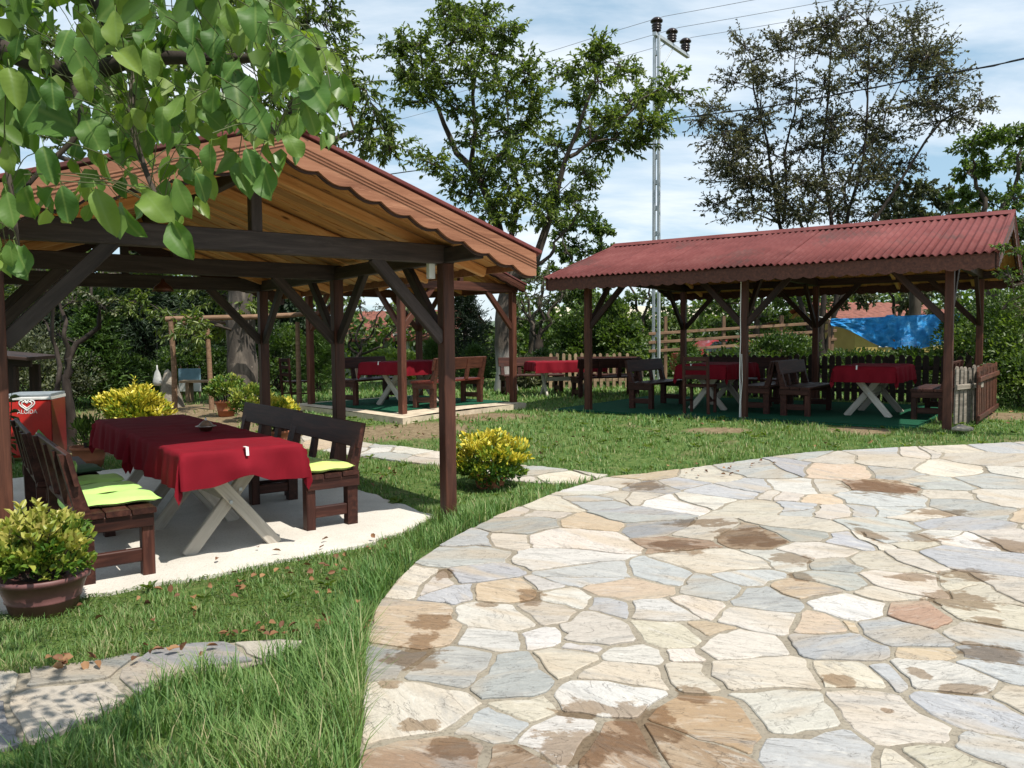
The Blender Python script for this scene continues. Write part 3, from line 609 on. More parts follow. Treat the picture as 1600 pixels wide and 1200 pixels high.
for poly, c in rest:
    V, Fc, o = stone_mesh(poly, 0.04, 0.019, M['stone']); b = len(VV); VV += [(v[0] + o[0], v[1] + o[1], v[2] + o[2]) for v in V]; FF += [tuple(i + b for i in f) for f in Fc]
ob = pymesh('stone_paving', VV, FF, M['stone'], terrace); ob.color = (0.44, 0.39, 0.31, 1); tag(ob, kind='stuff')
def stone_path(name, poly, sp, cols, zoff=0.012, mul=1.0):
    base = sheet(name, poly, zoff - 0.008, M['mortar'], 0.5, 0.05); sd = []
    xs = [p[0] for p in poly]; ys = [p[1] for p in poly]
    for _ in range(4000):
        x, y = random.uniform(min(xs), max(xs)), random.uniform(min(ys), max(ys))
        if in_poly(x, y, poly) and (not sd or min((s[0] - x) ** 2 + (s[1] - y) ** 2 for s in sd) > sp * sp): sd.append((x, y, random.choice(cols), random.uniform(-0.02, 0.02)))
    for q, c in voronoi(sd, poly, 0.010): add_stone(q, c, base, M['path_stone'], zoff + 0.004, mul)
    return base
stone_path('stone_path', PATH1, 0.40, 'ccgdc', mul=0.80)
stone_path('stone_path', PATH2, 0.38, 'cccwgo')

# ------------------------------------------------------------------ pavilions
def scallop(name, p0, p1, H, amp, lam, th, mat, parent, nrm_, samples=6):
    """a vertical board under the line p0-p1 with a scalloped lower edge"""
    p0, p1, nv = Vector(p0), Vector(p1), Vector(nrm_).normalized() * th; L = (p1 - p0).length; k = max(2, int(round(L / lam))); n = k * samples
    V, Fc = [], []
    for i in range(n + 1):
        t = i / n; q = p0.lerp(p1, t); z = H + (amp * abs(math.sin(math.pi * t * k)) if amp else 0)
        V += [q, q - Vector((0, 0, z)), q + nv, q - Vector((0, 0, z)) + nv]
    for i in range(n):
        a, b = i * 4, i * 4 + 4
        Fc += [(a, b, b + 1, a + 1), (a + 2, a + 3, b + 3, b + 2), (a, a + 2, b + 2, b), (a + 1, b + 1, b + 3, a + 3)]
    e = n * 4; Fc += [(0, 1, 3, 2), (e, e + 2, e + 3, e + 1)]
    return pymesh(name, V, Fc, mat, parent)
def roof_sheet(parent, x0, z0, x1, z1, ya, yb, lam=0.095, amp=0.016, th=0.007):
    """one corrugated sheet from ridge (x0,z0) to eave (x1,z1); waves across y"""
    n = max(8, int(round((yb - ya) / lam)) * 8); ys = [ya + (yb - ya) * i / n for i in range(n + 1)]
    d = Vector((x1 - x0, 0, z1 - z0)).normalized(); nn = Vector((-d.z, 0, d.x)) if d.x > 0 else Vector((d.z, 0, -d.x))
    V = []
    for y in ys:
        o = amp * math.cos(2 * math.pi * y / lam)
        for (x, z) in ((x0, z0), (x1, z1)):
            for s in (o, o - th): V.append(Vector((x, y, z)) + nn * s)
    Fc = []
    for i in range(n):
        a, b = i * 4, i * 4 + 4
        Fc += [(a, b, b + 2, a + 2), (a + 1, a + 3, b + 3, b + 1), (a, a + 1, b + 1, b), (a + 2, b + 2, b + 3, a + 3)]
    e = n * 4; Fc += [(0, 2, 3, 1), (e, e + 1, e + 3, e + 2)]
    if x1 < x0: Fc = [tuple(reversed(f)) for f in Fc]
    o = pymesh('roof_sheet', V, Fc, M['roof'], parent); me = o.data
    me.polygons.foreach_set('use_smooth', [abs(p.normal.z) > 0.3 for p in me.polygons]); me.update(); return o
def pavilion(rt, xs, ys, zb, rx, zr, slope, xe, ye, pm, bm_, boards, bw, fm, gz, tie_over=0.35, scal=(0.172, 0.034, 0.24), eave_scal=(0.11, 0.0, 0.2), king=True, gable_sheet=True, xbr=None):
    """xs, ys: post grid; zb: underside of the beams; rx, zr: ridge; xe, ye: eave and gable limits"""
    ps = 0.105
    for x in xs:
        for y in ys:
            bar('post', (x, y, gz(x, y) - 0.06), (x, y, zb), ps, ps, pm, rt, up=(0, 1, 0))
    bh = 0.15
    for y in ys: bar('tie_beam', (xs[0] - tie_over, y, zb + bh / 2), (xs[-1] + tie_over, y, zb + bh / 2), 0.085, bh, bm_, rt)
    for x in (xs[0], xs[-1]):
        for ya, yb in zip(ys[:-1], ys[1:]): bar('wall_plate', (x, ya + 0.043, zb + 0.065), (x, yb - 0.043, zb + 0.065), 0.08, 0.12, bm_, rt)
        for ya, yb in ((ye[0] + 0.06, ys[0] - 0.043), (ys[-1] + 0.043, ye[1] - 0.06)): bar('wall_plate', (x, ya, zb + 0.065), (x, yb, zb + 0.065), 0.08, 0.12, bm_, rt)
    bl = xbr or 0.62
    for y in ys:
        for x, s in ((xs[0], 1), (xs[-1], -1)): bar('brace', (x + s * 0.04, y, zb - bl), (x + s * (bl + 0.03), y, zb + 0.02), 0.06, 0.095, bm_, rt)
    for x in (xs[0], xs[-1]):
        for i, y in enumerate(ys):
            for s in ((1,) if i == 0 else (-1,) if i == len(ys) - 1 else (1, -1)): bar('brace', (x, y + s * 0.04, zb - bl), (x, y + s * (bl + 0.03), zb + 0.04), 0.06, 0.09, bm_, rt)
    zt = lambda x: zr - slope * abs(x - rx)
    if king:
        for y in ys: bar('king_post', (rx, y, zb + bh), (rx, y, zr - 0.14), 0.08, 0.08, bm_, rt, up=(0, 1, 0))
    bar('ridge_beam', (rx, ye[0] + 0.08, zr - 0.165), (rx, ye[1] - 0.08, zr - 0.165), 0.07, 0.11, bm_, rt)
    k = int(round((ye[1] - ye[0] - 0.10) / bw)); b0 = ye[0] + 0.05; st = (ye[1] - ye[0] - 0.10) / k
    for i in range(k):
        yc = b0 + st * (i + 0.5); dz = -0.062 - (0.010 if i % 2 else 0.0)
        for s, e in ((-1, xe[0]), (1, xe[1])):
            bar('ceiling_board', (rx + s * 0.012, yc, zr + dz), (e - s * 0.03, yc, zt(e) + dz), st * 0.995, 0.02, boards, rt)
    for y in (ye[0] + min(0.7, (ye[1] - ye[0]) * 0.12), *[(a + b) / 2 for a, b in zip(ys[:-1], ys[1:])], ye[1] - min(0.7, (ye[1] - ye[0]) * 0.12)):
        for s, e in ((-1, xe[0]), (1, xe[1])): bar('rafter', (rx + s * 0.045, y, zr - 0.135 - slope * 0.045), (e - s * 0.04, y, zt(e) - 0.125), 0.055, 0.08, boards, rt)
    n = max(1, int(math.ceil((ye[1] - ye[0]) / 0.95 - 0.25))); w = 0.95 if (n - 1) * 0.95 < ye[1] - ye[0] - 0.2 else 0.855
    for i in range(n):
        for s, e in ((-1, xe[0] - 0.05), (1, xe[1] + 0.05)):
            lift = 0.0 if i % 2 == 0 else 0.011
            roof_sheet(rt, rx, zr - 0.005 + lift, e, zt(e) - 0.005 + lift, ye[0] - 0.03 + w * i - (0.02 if i else 0), (ye[0] - 0.03 + w * (i + 1)) if i < n - 1 else ye[1] + 0.03)
    for s in (-1, 1):
        a = Vector((rx + s * 0.17, 0, zt(rx + 0.17) + 0.028)); 
    V = []; yy = np.linspace(ye[0] - 0.05, ye[1] + 0.04, 8); Fc = []
    for y in yy: V += [(rx - 0.17, y, zr - 0.17 * slope + 0.020), (rx - 0.05, y, zr + 0.028), (rx, y, zr + 0.046), (rx + 0.05, y, zr + 0.028), (rx + 0.17, y, zr - 0.17 * slope + 0.020),
                           (rx + 0.165, y, zr - 0.17 * slope + 0.012), (rx, y, zr + 0.036), (rx - 0.165, y, zr - 0.17 * slope + 0.012)]
    for i in range(7):
        for j in range(8): a, b = i * 8 + j, i * 8 + (j + 1) % 8; Fc.append((a, a + 8, b + 8, b))
    Fc += [tuple(range(8)), tuple(range(7 * 8 + 7, 7 * 8 - 1, -1))]
    pymesh('ridge_cap', V, Fc, M['roof'], rt)
    for y, ny in ((ye[0], -1), (ye[1], 1)):
        for s, e in ((-1, xe[0]), (1, xe[1])):
            f = scallop('bargeboard', (rx, y, zr - 0.025), (e, y, zt(e) - 0.025), scal[0], scal[1], scal[2], 0.024, fm, rt, (0, ny, 0))
            bar('verge_strip', (rx + s * 0.003, y + ny * 0.012, zr + 0.006), (e + s * 0.05, y + ny * 0.012, zt(e + s * 0.05) + 0.006), 0.045, 0.028, M['roof'], rt, ch=0.004)
            g_ = scallop('scallop_trim', (rx, y - ny * 0.003, zr - 0.03), (e, y - ny * 0.003, zt(e) - 0.03), scal[0] + 0.012, scal[1], scal[2], 0.016, M['dark_wood'], f, (0, -ny, 0))
            for q in (0.065, 0.087, 0.109):
                a = Vector((rx + s * 0.004, y + ny * 0.0265, zr - 0.025 - q)); b = Vector((e, y + ny * 0.0265, zt(e) - 0.025 - q)); bar('moulding', a, b, 0.006, 0.009, fm, f, ch=0.002)
    for x, nx in ((xe[0], -1), (xe[1], 1)):
        scallop('eave_board', (x, ye[0] + 0.002, zt(x) - 0.03), (x, ye[1] - 0.002, zt(x) - 0.03), eave_scal[0], eave_scal[1], eave_scal[2], 0.022, fm if eave_scal[1] == 0 else M['post_wood'], rt, (-nx, 0, 0), 4)

p1 = root('garden_pavilion', 'nearest open timber pavilion with pine ceiling and scalloped orange bargeboards', 'pavilion', (*P1L, 0), P1R, 'timber garden pavilions')
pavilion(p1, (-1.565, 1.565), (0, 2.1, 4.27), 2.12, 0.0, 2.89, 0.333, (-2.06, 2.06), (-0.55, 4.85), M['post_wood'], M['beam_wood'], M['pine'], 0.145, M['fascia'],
         lambda x, y: float(hgt(*w1(x, y))), tie_over=0.06)
jb = bar('junction_box', (1.46, 0.055, 2.0), (1.46, 0.055, 2.13), 0.06, 0.05, M['white'], p1)
lr = root('pendant_lamp', 'small dark copper pendant lamp hanging under the near pavilion tie beam', 'lamp', (*w1(-0.12, 2.1), 2.12), 0)
lathe('lamp_shade', [(0.015, -0.05), (0.02, -0.075), (0.075, -0.12), (0.095, -0.16), (0.09, -0.16), (0.07, -0.122), (0.0, -0.085)], 16, M['copper'], lr)
tube('cord', [([(0, 0, 0), (0, 0, -0.03), (0, 0, -0.06)], [0.004] * 3)], M['cable'], lr)

z2 = float(hgt(*P2L)) + 0.09
p2 = root('garden_pavilion', 'small middle timber pavilion on a raised sandy slab behind the nearest pavilion', 'pavilion', (*P2L, z2), P2R, 'timber garden pavilions')
pavilion(p2, (0, 2.53), (0, 2.63), 2.0, 1.265, 2.62, 0.333, (-0.3, 2.66), (-0.16, 2.85), M['post_wood'], M['post_wood'], M['pine'], 0.2, M['post_wood'], lambda x, y: -0.02, tie_over=0.05, scal=(0.11, 0.015, 0.24), eave_scal=(0.08, 0.0, 0.2))

z3 = 0.25
p3 = root('garden_pavilion', 'right timber pavilion roofed with long red corrugated sheets', 'pavilion', (*P3L, z3), P3R, 'timber garden pavilions')
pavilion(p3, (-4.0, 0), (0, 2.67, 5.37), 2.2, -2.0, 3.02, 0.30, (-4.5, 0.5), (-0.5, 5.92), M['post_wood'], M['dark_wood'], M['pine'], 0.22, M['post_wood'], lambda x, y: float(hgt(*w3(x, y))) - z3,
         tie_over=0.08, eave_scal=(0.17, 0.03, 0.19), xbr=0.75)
cb = root('electric_cable', 'thin white electric cable running down the middle front post of the right pavilion', 'cable', (*w3(0.0, 2.67), z3))
def cab(pts, r, nm):
    P = [Vector(w3(*p[:2]) + (p[2],)) - Vector((*w3(0.0, 2.67), 0)) for p in pts]; tube(nm, [(P, [r] * len(P))], M['white'], cb, 5)
cab([(0.065, 2.64, 2.2), (0.068, 2.635, 1.6), (0.066, 2.64, 1.2), (0.072, 2.635, 1.0)], 0.007, 'cable')
cab([(0.07, 2.635, 1.02), (0.066, 2.63, 0.7), (0.07, 2.64, 0.4), (0.066, 2.63, 0.02)], 0.008, 'conduit')
cab([(0.072, 2.66, 1.0), (0.068, 2.67, 0.6), (0.072, 2.65, 0.3), (0.09, 2.66, 0.02)], 0.005, 'cable')

# ------------------------------------------------------------------ furniture
def prism_x(name, prof, x, w, mat, parent):
    n = len(prof); V = [(x - w / 2, y, z) for y, z in prof] + [(x + w / 2, y, z) for y, z in prof]
    Fc = [tuple(range(n)), tuple(range(2 * n - 1, n - 1, -1))] + [(i, i + n, (i + 1) % n + n, (i + 1) % n) for i in range(n)]
    return pymesh(name, V, Fc, mat, parent)
def make_bench(label, L=1.42, mat=None, seat=None, group=None):
    mat = mat or M['bench_wood']; seat = seat or mat; rt = root('bench', label, 'bench', group=group); xe = L / 2 - 0.08
    for x in (-xe, xe):
        bar('front_leg', (x, -0.17, 0), (x, -0.17, 0.40), 0.085, 0.075, mat, rt, up=(0, 1, 0))
        prism_x('back_leg', [(0.14, 0), (0.225, 0), (0.23, 0.42), (0.315, 0.81), (0.262, 0.81), (0.14, 0.40)], x, 0.08, mat, rt)
        bar('stretcher', (x, -0.132, 0.13), (x, 0.14, 0.13), 0.05, 0.085, mat, rt)
        bar('seat_rail', (x + (0.047 if x > 0 else -0.047), -0.2, 0.36), (x + (0.047 if x > 0 else -0.047), 0.235, 0.36), 0.03, 0.09, mat, rt)
    for k, y in enumerate((-0.145, 0.005, 0.155)): bar('seat_board', (-L / 2, y, 0.421 + 0.002 * k), (L / 2, y, 0.421 + 0.002 * k), 0.142, 0.036, seat, rt)
    bar('backrest', (-L / 2, 0.248, 0.72), (L / 2, 0.248, 0.72), 0.03, 0.205, mat, rt, up=(0, 0.21, 0.98))
    for x in (-0.22, 0.22): prism_x('back_slat', [(0.20, 0.442), (0.24, 0.442), (0.30, 0.79), (0.268, 0.79)], x, 0.085, mat, rt)
    return rt
def make_table(label, L=1.5, Wd=0.78, group=None):
    rt = root('picnic_table', label, 'table', group=group); m = M['raw_wood']
    for y in np.linspace(-Wd / 2 + 0.095, Wd / 2 - 0.095, 4): bar('top_board', (-L / 2, y, 0.725), (L / 2, y, 0.725), Wd / 4 - 0.008, 0.035, m, rt)
    for s in (-1, 1):
        x = s * (L / 2 - 0.28)
        bar('leg', (x - 0.022, -0.31, -0.01), (x - 0.022, 0.27, 0.705), 0.042, 0.092, m, rt); bar('leg', (x + 0.022, 0.31, -0.01), (x + 0.022, -0.27, 0.705), 0.042, 0.092, m, rt)
    for s in (-1, 1):
        for yy, z in ((0.02, 0.345), (-0.05, 0.43)): bar('bolt', (s * (L / 2 - 0.28 + 0.044), yy, z), (s * (L / 2 - 0.28 + 0.054), yy, z), 0.022, 0.022, M['galv'], rt, ch=0.005)
    bar('stretcher', (-L / 2 + 0.33, 0, 0.37), (L / 2 - 0.33, 0, 0.37), 0.04, 0.09, m, rt)
    return rt
def cloth(label, L, Wd, oh, loc, rz, ph=0.0, sag=0.0, group=None, pinch=None):
    nx, ny = 64, 44; ohx, ohy = oh; V, Fc = [], []; hx, hy = L / 2 + 0.012, Wd / 2 + 0.012
    for j in range(ny + 1):
        for i in range(nx + 1):
            u = -(hx + ohx) + 2 * (hx + ohx) * i / nx; v = -(hy + ohy) + 2 * (hy + ohy) * j / ny
            a, b = max(0, abs(u) - hx), max(0, abs(v) - hy); sx, sy = (1 if u > 0 else -1), (1 if v > 0 else -1)
            x, y, z = min(abs(u), hx) * sx, min(abs(v), hy) * sy, 0.0
            if a or b:
                d = math.hypot(a, b); z = -d * (0.985 if not (a and b) else 0.95); ss = (y if a > b else x)
                wv = 0.020 * math.sin(ss * 14 + ph * 3) + 0.012 * math.sin(ss * 31 + ph) + 0.010 * math.sin(ss * 7.7 + ph * 2)
                o = min(1, d / 0.18) * (0.016 + wv) + 0.006
                if a and b:
                    t = math.atan2(b, a) / (math.pi / 2); o2 = 0.05 * d / 0.3
                    x += sx * (o2 * (1 - t) + 0.02 * math.cos(t * 9)); y += sy * (o2 * t + 0.02 * math.cos(t * 9)) ; x += sx * 0.006; y += sy * 0.006
                elif a: x += sx * o
                else: y += sy * o
                if not (a and b): (x, y) = (x + sx * 0.006 * math.exp(-(y / 0.02) ** 2), y) if a else (x, y + sy * 0.006 * math.exp(-((abs(x) - L / 4) / 0.02) ** 2))
                if pinch and a > b and sx == pinch[0]:
                    g = math.exp(-((y - pinch[1]) / 0.13) ** 2); z *= 1 - 0.30 * g; x += sx * 0.035 * g * min(1, d / 0.15)
            else: z = 0.0022 * math.sin(x * 5 + ph) * math.sin(y * 7 + ph) + 0.0018 * math.sin(x * 23 + 4 * math.sin(y * 9 + ph)) + 0.004 * math.exp(-(y / 0.022) ** 2) + 0.004 * math.exp(-((abs(x) - L / 4) / 0.022) ** 2)
            V.append((x, y, z))
    for j in range(ny):
        for i in range(nx): a = j * (nx + 1) + i; Fc.append((a, a + 1, a + nx + 2, a + nx + 1))
    o = pymesh('tablecloth', V, Fc, M['red_cloth'], None, True); o.location = loc; o.rotation_euler = (0, 0, rz)
    return tag(o, label, 'tablecloth', group)
def tclip(label, loc, rz, group='tablecloth clips'):
    rt = root('tablecloth_clip', label, 'clip', loc, rz, group)
    bar('clip_arm', (0.0, 0, 0.006), (-0.05, 0, 0.006), 0.02, 0.004, M['white'], rt, ch=0.001); bar('clip_arm', (0.003, 0, 0.009), (0.012, 0, -0.05), 0.02, 0.004, M['white'], rt, up=(1, 0, 0), ch=0.001)
    return rt
GB, GT, GC = 'dark benches around the picnic tables', 'cross-legged picnic tables', 'red tablecloths'
b0 = make_bench('dark bench at right of the near red table, nearest the camera', group=GB)
def put(o, xy, rz, z): o.location = (*xy, z); o.rotation_euler = (0, 0, rz); return o
def bench(label, xy, rz, z):
    o = copy_tree(b0); o['label'] = label; return put(o, xy, rz, z)
H90 = math.pi / 2
gz1 = lambda x, y: float(hgt(*w1(x, y))) + 0.018
put(b0, w1(0.66, 0.97), P1R - H90, gz1(0.66, 0.97))
bench('dark bench at right of the near red table, farther from the camera', w1(0.70, 2.42), P1R - H90 + 0.03, gz1(0.7, 2.4))
bench('dark bench with bright lime cushions, left of the near red table', w1(-0.97, 0.50), P1R + H90, gz1(-0.97, 0.5))
bench('dark bench beside the red ice cream freezer, left row far end', w1(-1.0, 1.98), P1R + H90 - 0.03, gz1(-1, 2))
t0 = make_table('picnic table with bleached crossed legs in sun under the near pavilion', group=GT)
def table(label, xy, rz, z):
    o = copy_tree(t0); o['label'] = label; return put(o, xy, rz, z)
TX = -0.17
put(t0, w1(TX, 0.62), P1R + H90, gz1(0, 0.6)); table('picnic table under the shaded rear cloth of the near pavilion', w1(TX + 0.01, 2.12), P1R + H90 + 0.015, gz1(0, 2.1))
cloth('crimson tablecloth half in sun on the nearest picnic table', 1.52, 0.80, (0.25, 0.25), (*w1(TX, 0.62), gz1(0, 0.6) + 0.754), P1R + H90, 0.6, group=GC, pinch=(-1, 0.0))
cloth('crimson tablecloth wholly in shade on the rear table of the near pavilion', 1.46, 0.80, (0.24, 0.25), (*w1(TX + 0.01, 2.14), gz1(0, 2.1) + 0.7495), P1R + H90 + 0.015, 2.1, group=GC)
tclip('white clip gripping the front hem of the nearest red tablecloth', (*w1(TX, 0.62 - 0.83), gz1(0, 0.6) + 0.761), P1R - H90)
bowl = root('lidded_bowl', 'small ornate silver lidded bowl standing on the nearest red tablecloth', 'bowl', (*w1(TX + 0.10, 1.08), gz1(0, 1) + 0.757))
lathe('bowl', [(0.03, 0), (0.045, 0.008), (0.052, 0.028), (0.066, 0.036), (0.06, 0.04)], 18, M['copper'], bowl)
lathe('lid', [(0.085, 0.043), (0.07, 0.046), (0.055, 0.052), (0.045, 0.066), (0.025, 0.082), (0.006, 0.088), (0.009, 0.098), (0.004, 0.112), (0.0, 0.116)], 18, M['silver'], bowl)
def cushion(label, xy, rz, z, mat, sx=0.4, sy=0.36, tilt=0.0, th=0.045, seed=1):
    n = 12; V, Fc = [], []; rr = random.Random(seed); ph = rr.uniform(0, 6)
    for side in (1, -1):
        for j in range(n + 1):
            for i in range(n + 1):
                u, v = i / n * 2 - 1, j / n * 2 - 1; e = max(0, 1 - abs(u) ** 5) ** 0.5 * max(0, 1 - abs(v) ** 5) ** 0.5
                V.append((u * sx / 2 * (1 + 0.02 * math.sin(v * 3 + ph)), v * sy / 2 * (1 + 0.03 * math.sin(u * 4 + ph)), th / 2 + side * th / 2 * e * (1 + 0.15 * math.sin(u * 4 + ph) * math.sin(v * 3 + ph)) + 0.004 * math.sin(u * 6 + ph)))
    m = (n + 1) ** 2
    for j in range(n):
        for i in range(n):
            a = j * (n + 1) + i; Fc.append((a, a + 1, a + n + 2, a + n + 1)); Fc.append((m + a, m + a + n + 1, m + a + n + 2, m + a + 1))
    o = pymesh('seat_cushion', V, Fc, mat, None, True); o.location = (*xy, z); o.rotation_euler = (tilt, 0, rz); return tag(o, label, 'cushion', 'seat cushions on the benches')
zs = gz1(-1, 0.5) + 0.445
cushion('bright lime cushion in full sun on the front end of the left bench', w1(-0.92, 0.10), P1R, zs, M['lime_cloth'], 0.46, 0.36, seed=2)
cushion('lime cushion second from the front on the left bench', w1(-0.93, 0.54), P1R + 0.03, zs, M['lime_cloth'], 0.44, 0.36, seed=3)
cushion('lime cushion third from the front on the left bench, in shade', w1(-0.94, 0.98), P1R - 0.03, zs, M['lime_cloth'], 0.42, 0.34, seed=4)
cushion('dark green cushion in shade on the far left bench', w1(-0.97, 1.62), P1R, zs, M['dark_green_cloth'], 0.42, 0.36, seed=5)
cushion('lime cushion propped upright against the near left backrest', w1(-1.12, 0.96), P1R + H90, zs + 0.02, M['lime_cloth'], 0.4, 0.36, tilt=-1.35 + math.pi, seed=6)
cushion('lime cushion propped upright against the far left backrest', w1(-1.15, 1.62), P1R + H90, zs + 0.02, M['lime_cloth'], 0.38, 0.36, tilt=-1.3 + math.pi, seed=7)
zs2 = gz1(0.66, 1) + 0.445
c1 = cushion('pale lime cushion folded double on the right bench in sun', w1(0.66, 0.46), P1R, zs2, M['yellow_cloth'], 0.40, 0.40, th=0.06, seed=8)
cushion('darker green flat cushion on the right bench behind the pale lime one', w1(0.62, 0.98), P1R, zs2, M['lime_cloth'], 0.38, 0.36, th=0.03, seed=9)

# middle pavilion table
rz2 = math.atan2(0.87, 0.5); zz2 = float(hgt(-1.8, 14.0)) + 0.11
table('picnic table on green matting under the middle pavilion', (-1.85, 14.2), rz2, zz2)
cloth('crimson tablecloth on the table of the middle pavilion', 1.52, 0.8, (0.22, 0.24), (-1.85, 14.2, zz2 + 0.754), rz2, 1.0, group=GC)
tclip('white clip on the red tablecloth of the middle pavilion', (*xf((-1.85, 14.2), rz2, (-0.78, 0.02)), zz2 + 0.757), rz2 + math.pi)
br = make_bench('red topped bench seen from behind in the middle pavilion', 1.6, M['post_wood'], M['red_bench'], GB); put(br, (-1.10, 13.85), rz2 + math.pi, zz2)
bench('dark bench at the left side of the middle pavilion table', (-2.55, 14.5), rz2, zz2)
# lawn table beyond
q = G(880, 622); zz = float(hgt(1.15, 17.3))
table('picnic table standing on the lawn beside a picket fence', (1.15, 17.3), 0.25, zz)
cloth('crimson tablecloth on the lawn table beside the picket fence', 1.5, 0.8, (0.2, 0.24), (1.15, 17.3, zz + 0.754), 0.25, 1.9, group=GC)
bench('dark bench behind the lawn table, left of its red cloth', (0.45, 17.95), 0.3, zz)
bench('dark bench seen from behind, right of the lawn table', (1.95, 16.75), 0.3 + math.pi, zz)
bench('dark bench at the far right end of the lawn table', (2.15, 17.8), -0.1, zz)
# right pavilion tables
def g3(x, y): return float(hgt(*w3(x, y))) + 0.035
for (x, y), lab, cl, s in (((-1.45, 1.72), 'picnic table in the left bay of the right pavilion', 'shaded crimson tablecloth in the left bay of the right pavilion', 2.7),
                           ((-1.5, 4.2), 'picnic table in the right bay of the right pavilion', 'crimson tablecloth catching light in the right bay of the right pavilion', 3.3)):
    table(lab, w3(x, y), P3R, g3(x, y)); cloth(cl, 1.5, 0.8, (0.24, 0.25), (*w3(x, y), g3(x, y) + 0.754), P3R, s, group=GC)
tclip('white clip on the left cloth of the right pavilion', (*w3(-0.68, 1.55), g3(-1, 1.7) + 0.757), P3R)
tclip('white clip on the right cloth of the right pavilion', (*w3(-0.73, 4.1), g3(-1, 4.2) + 0.757), P3R)
bench('dark bench at the left edge of the right pavilion carpet', w3(-1.2, 0.72), P3R + math.pi, g3(-1.2, 0.7))
bench('dark bench right of the left table in the right pavilion', w3(-1.3, 2.62), P3R, g3(-1.3, 2.6))
bench('dark bench left of the right table in the right pavilion', w3(-1.2, 3.28), P3R + math.pi, g3(-1.2, 3.3))
bench('dark bench at the right end of the right pavilion near its post', w3(-1.5, 5.02), P3R, g3(-1.5, 5))
bench('dark bench behind the left table of the right pavilion by the picket fence', w3(-2.75, 1.75), P3R + H90, g3(-2.7, 1.7))
def make_chair(label):
    rt = root('wooden_chair', label, 'chair'); m = M['bench_wood']
    for x in (-0.19, 0.19):
        bar('leg', (x, -0.19, 0), (x, -0.19, 0.42), 0.045, 0.045, m, rt, up=(0, 1, 0)); bar('back_leg', (x, 0.19, 0), (x, 0.24, 0.9), 0.045, 0.04, m, rt, up=(0, 1, 0))
        bar('side_rail', (x, -0.165, 0.2), (x, 0.17, 0.2), 0.025, 0.03, m, rt)
    bar('seat', (-0.22, 0, 0.435), (0.22, 0, 0.435), 0.42, 0.03, m, rt)
    for z in (0.58, 0.72, 0.86): bar('back_slat', (-0.17, 0.2 + z * 0.045, z), (0.17, 0.2 + z * 0.045, z), 0.02, 0.07, m, rt)
    return rt
ch = make_chair('dark wooden chair at the front of the left table in the right pavilion'); put(ch, w3(-0.32, 1.85), P3R - H90 + 0.1, g3(-0.3, 1.8))
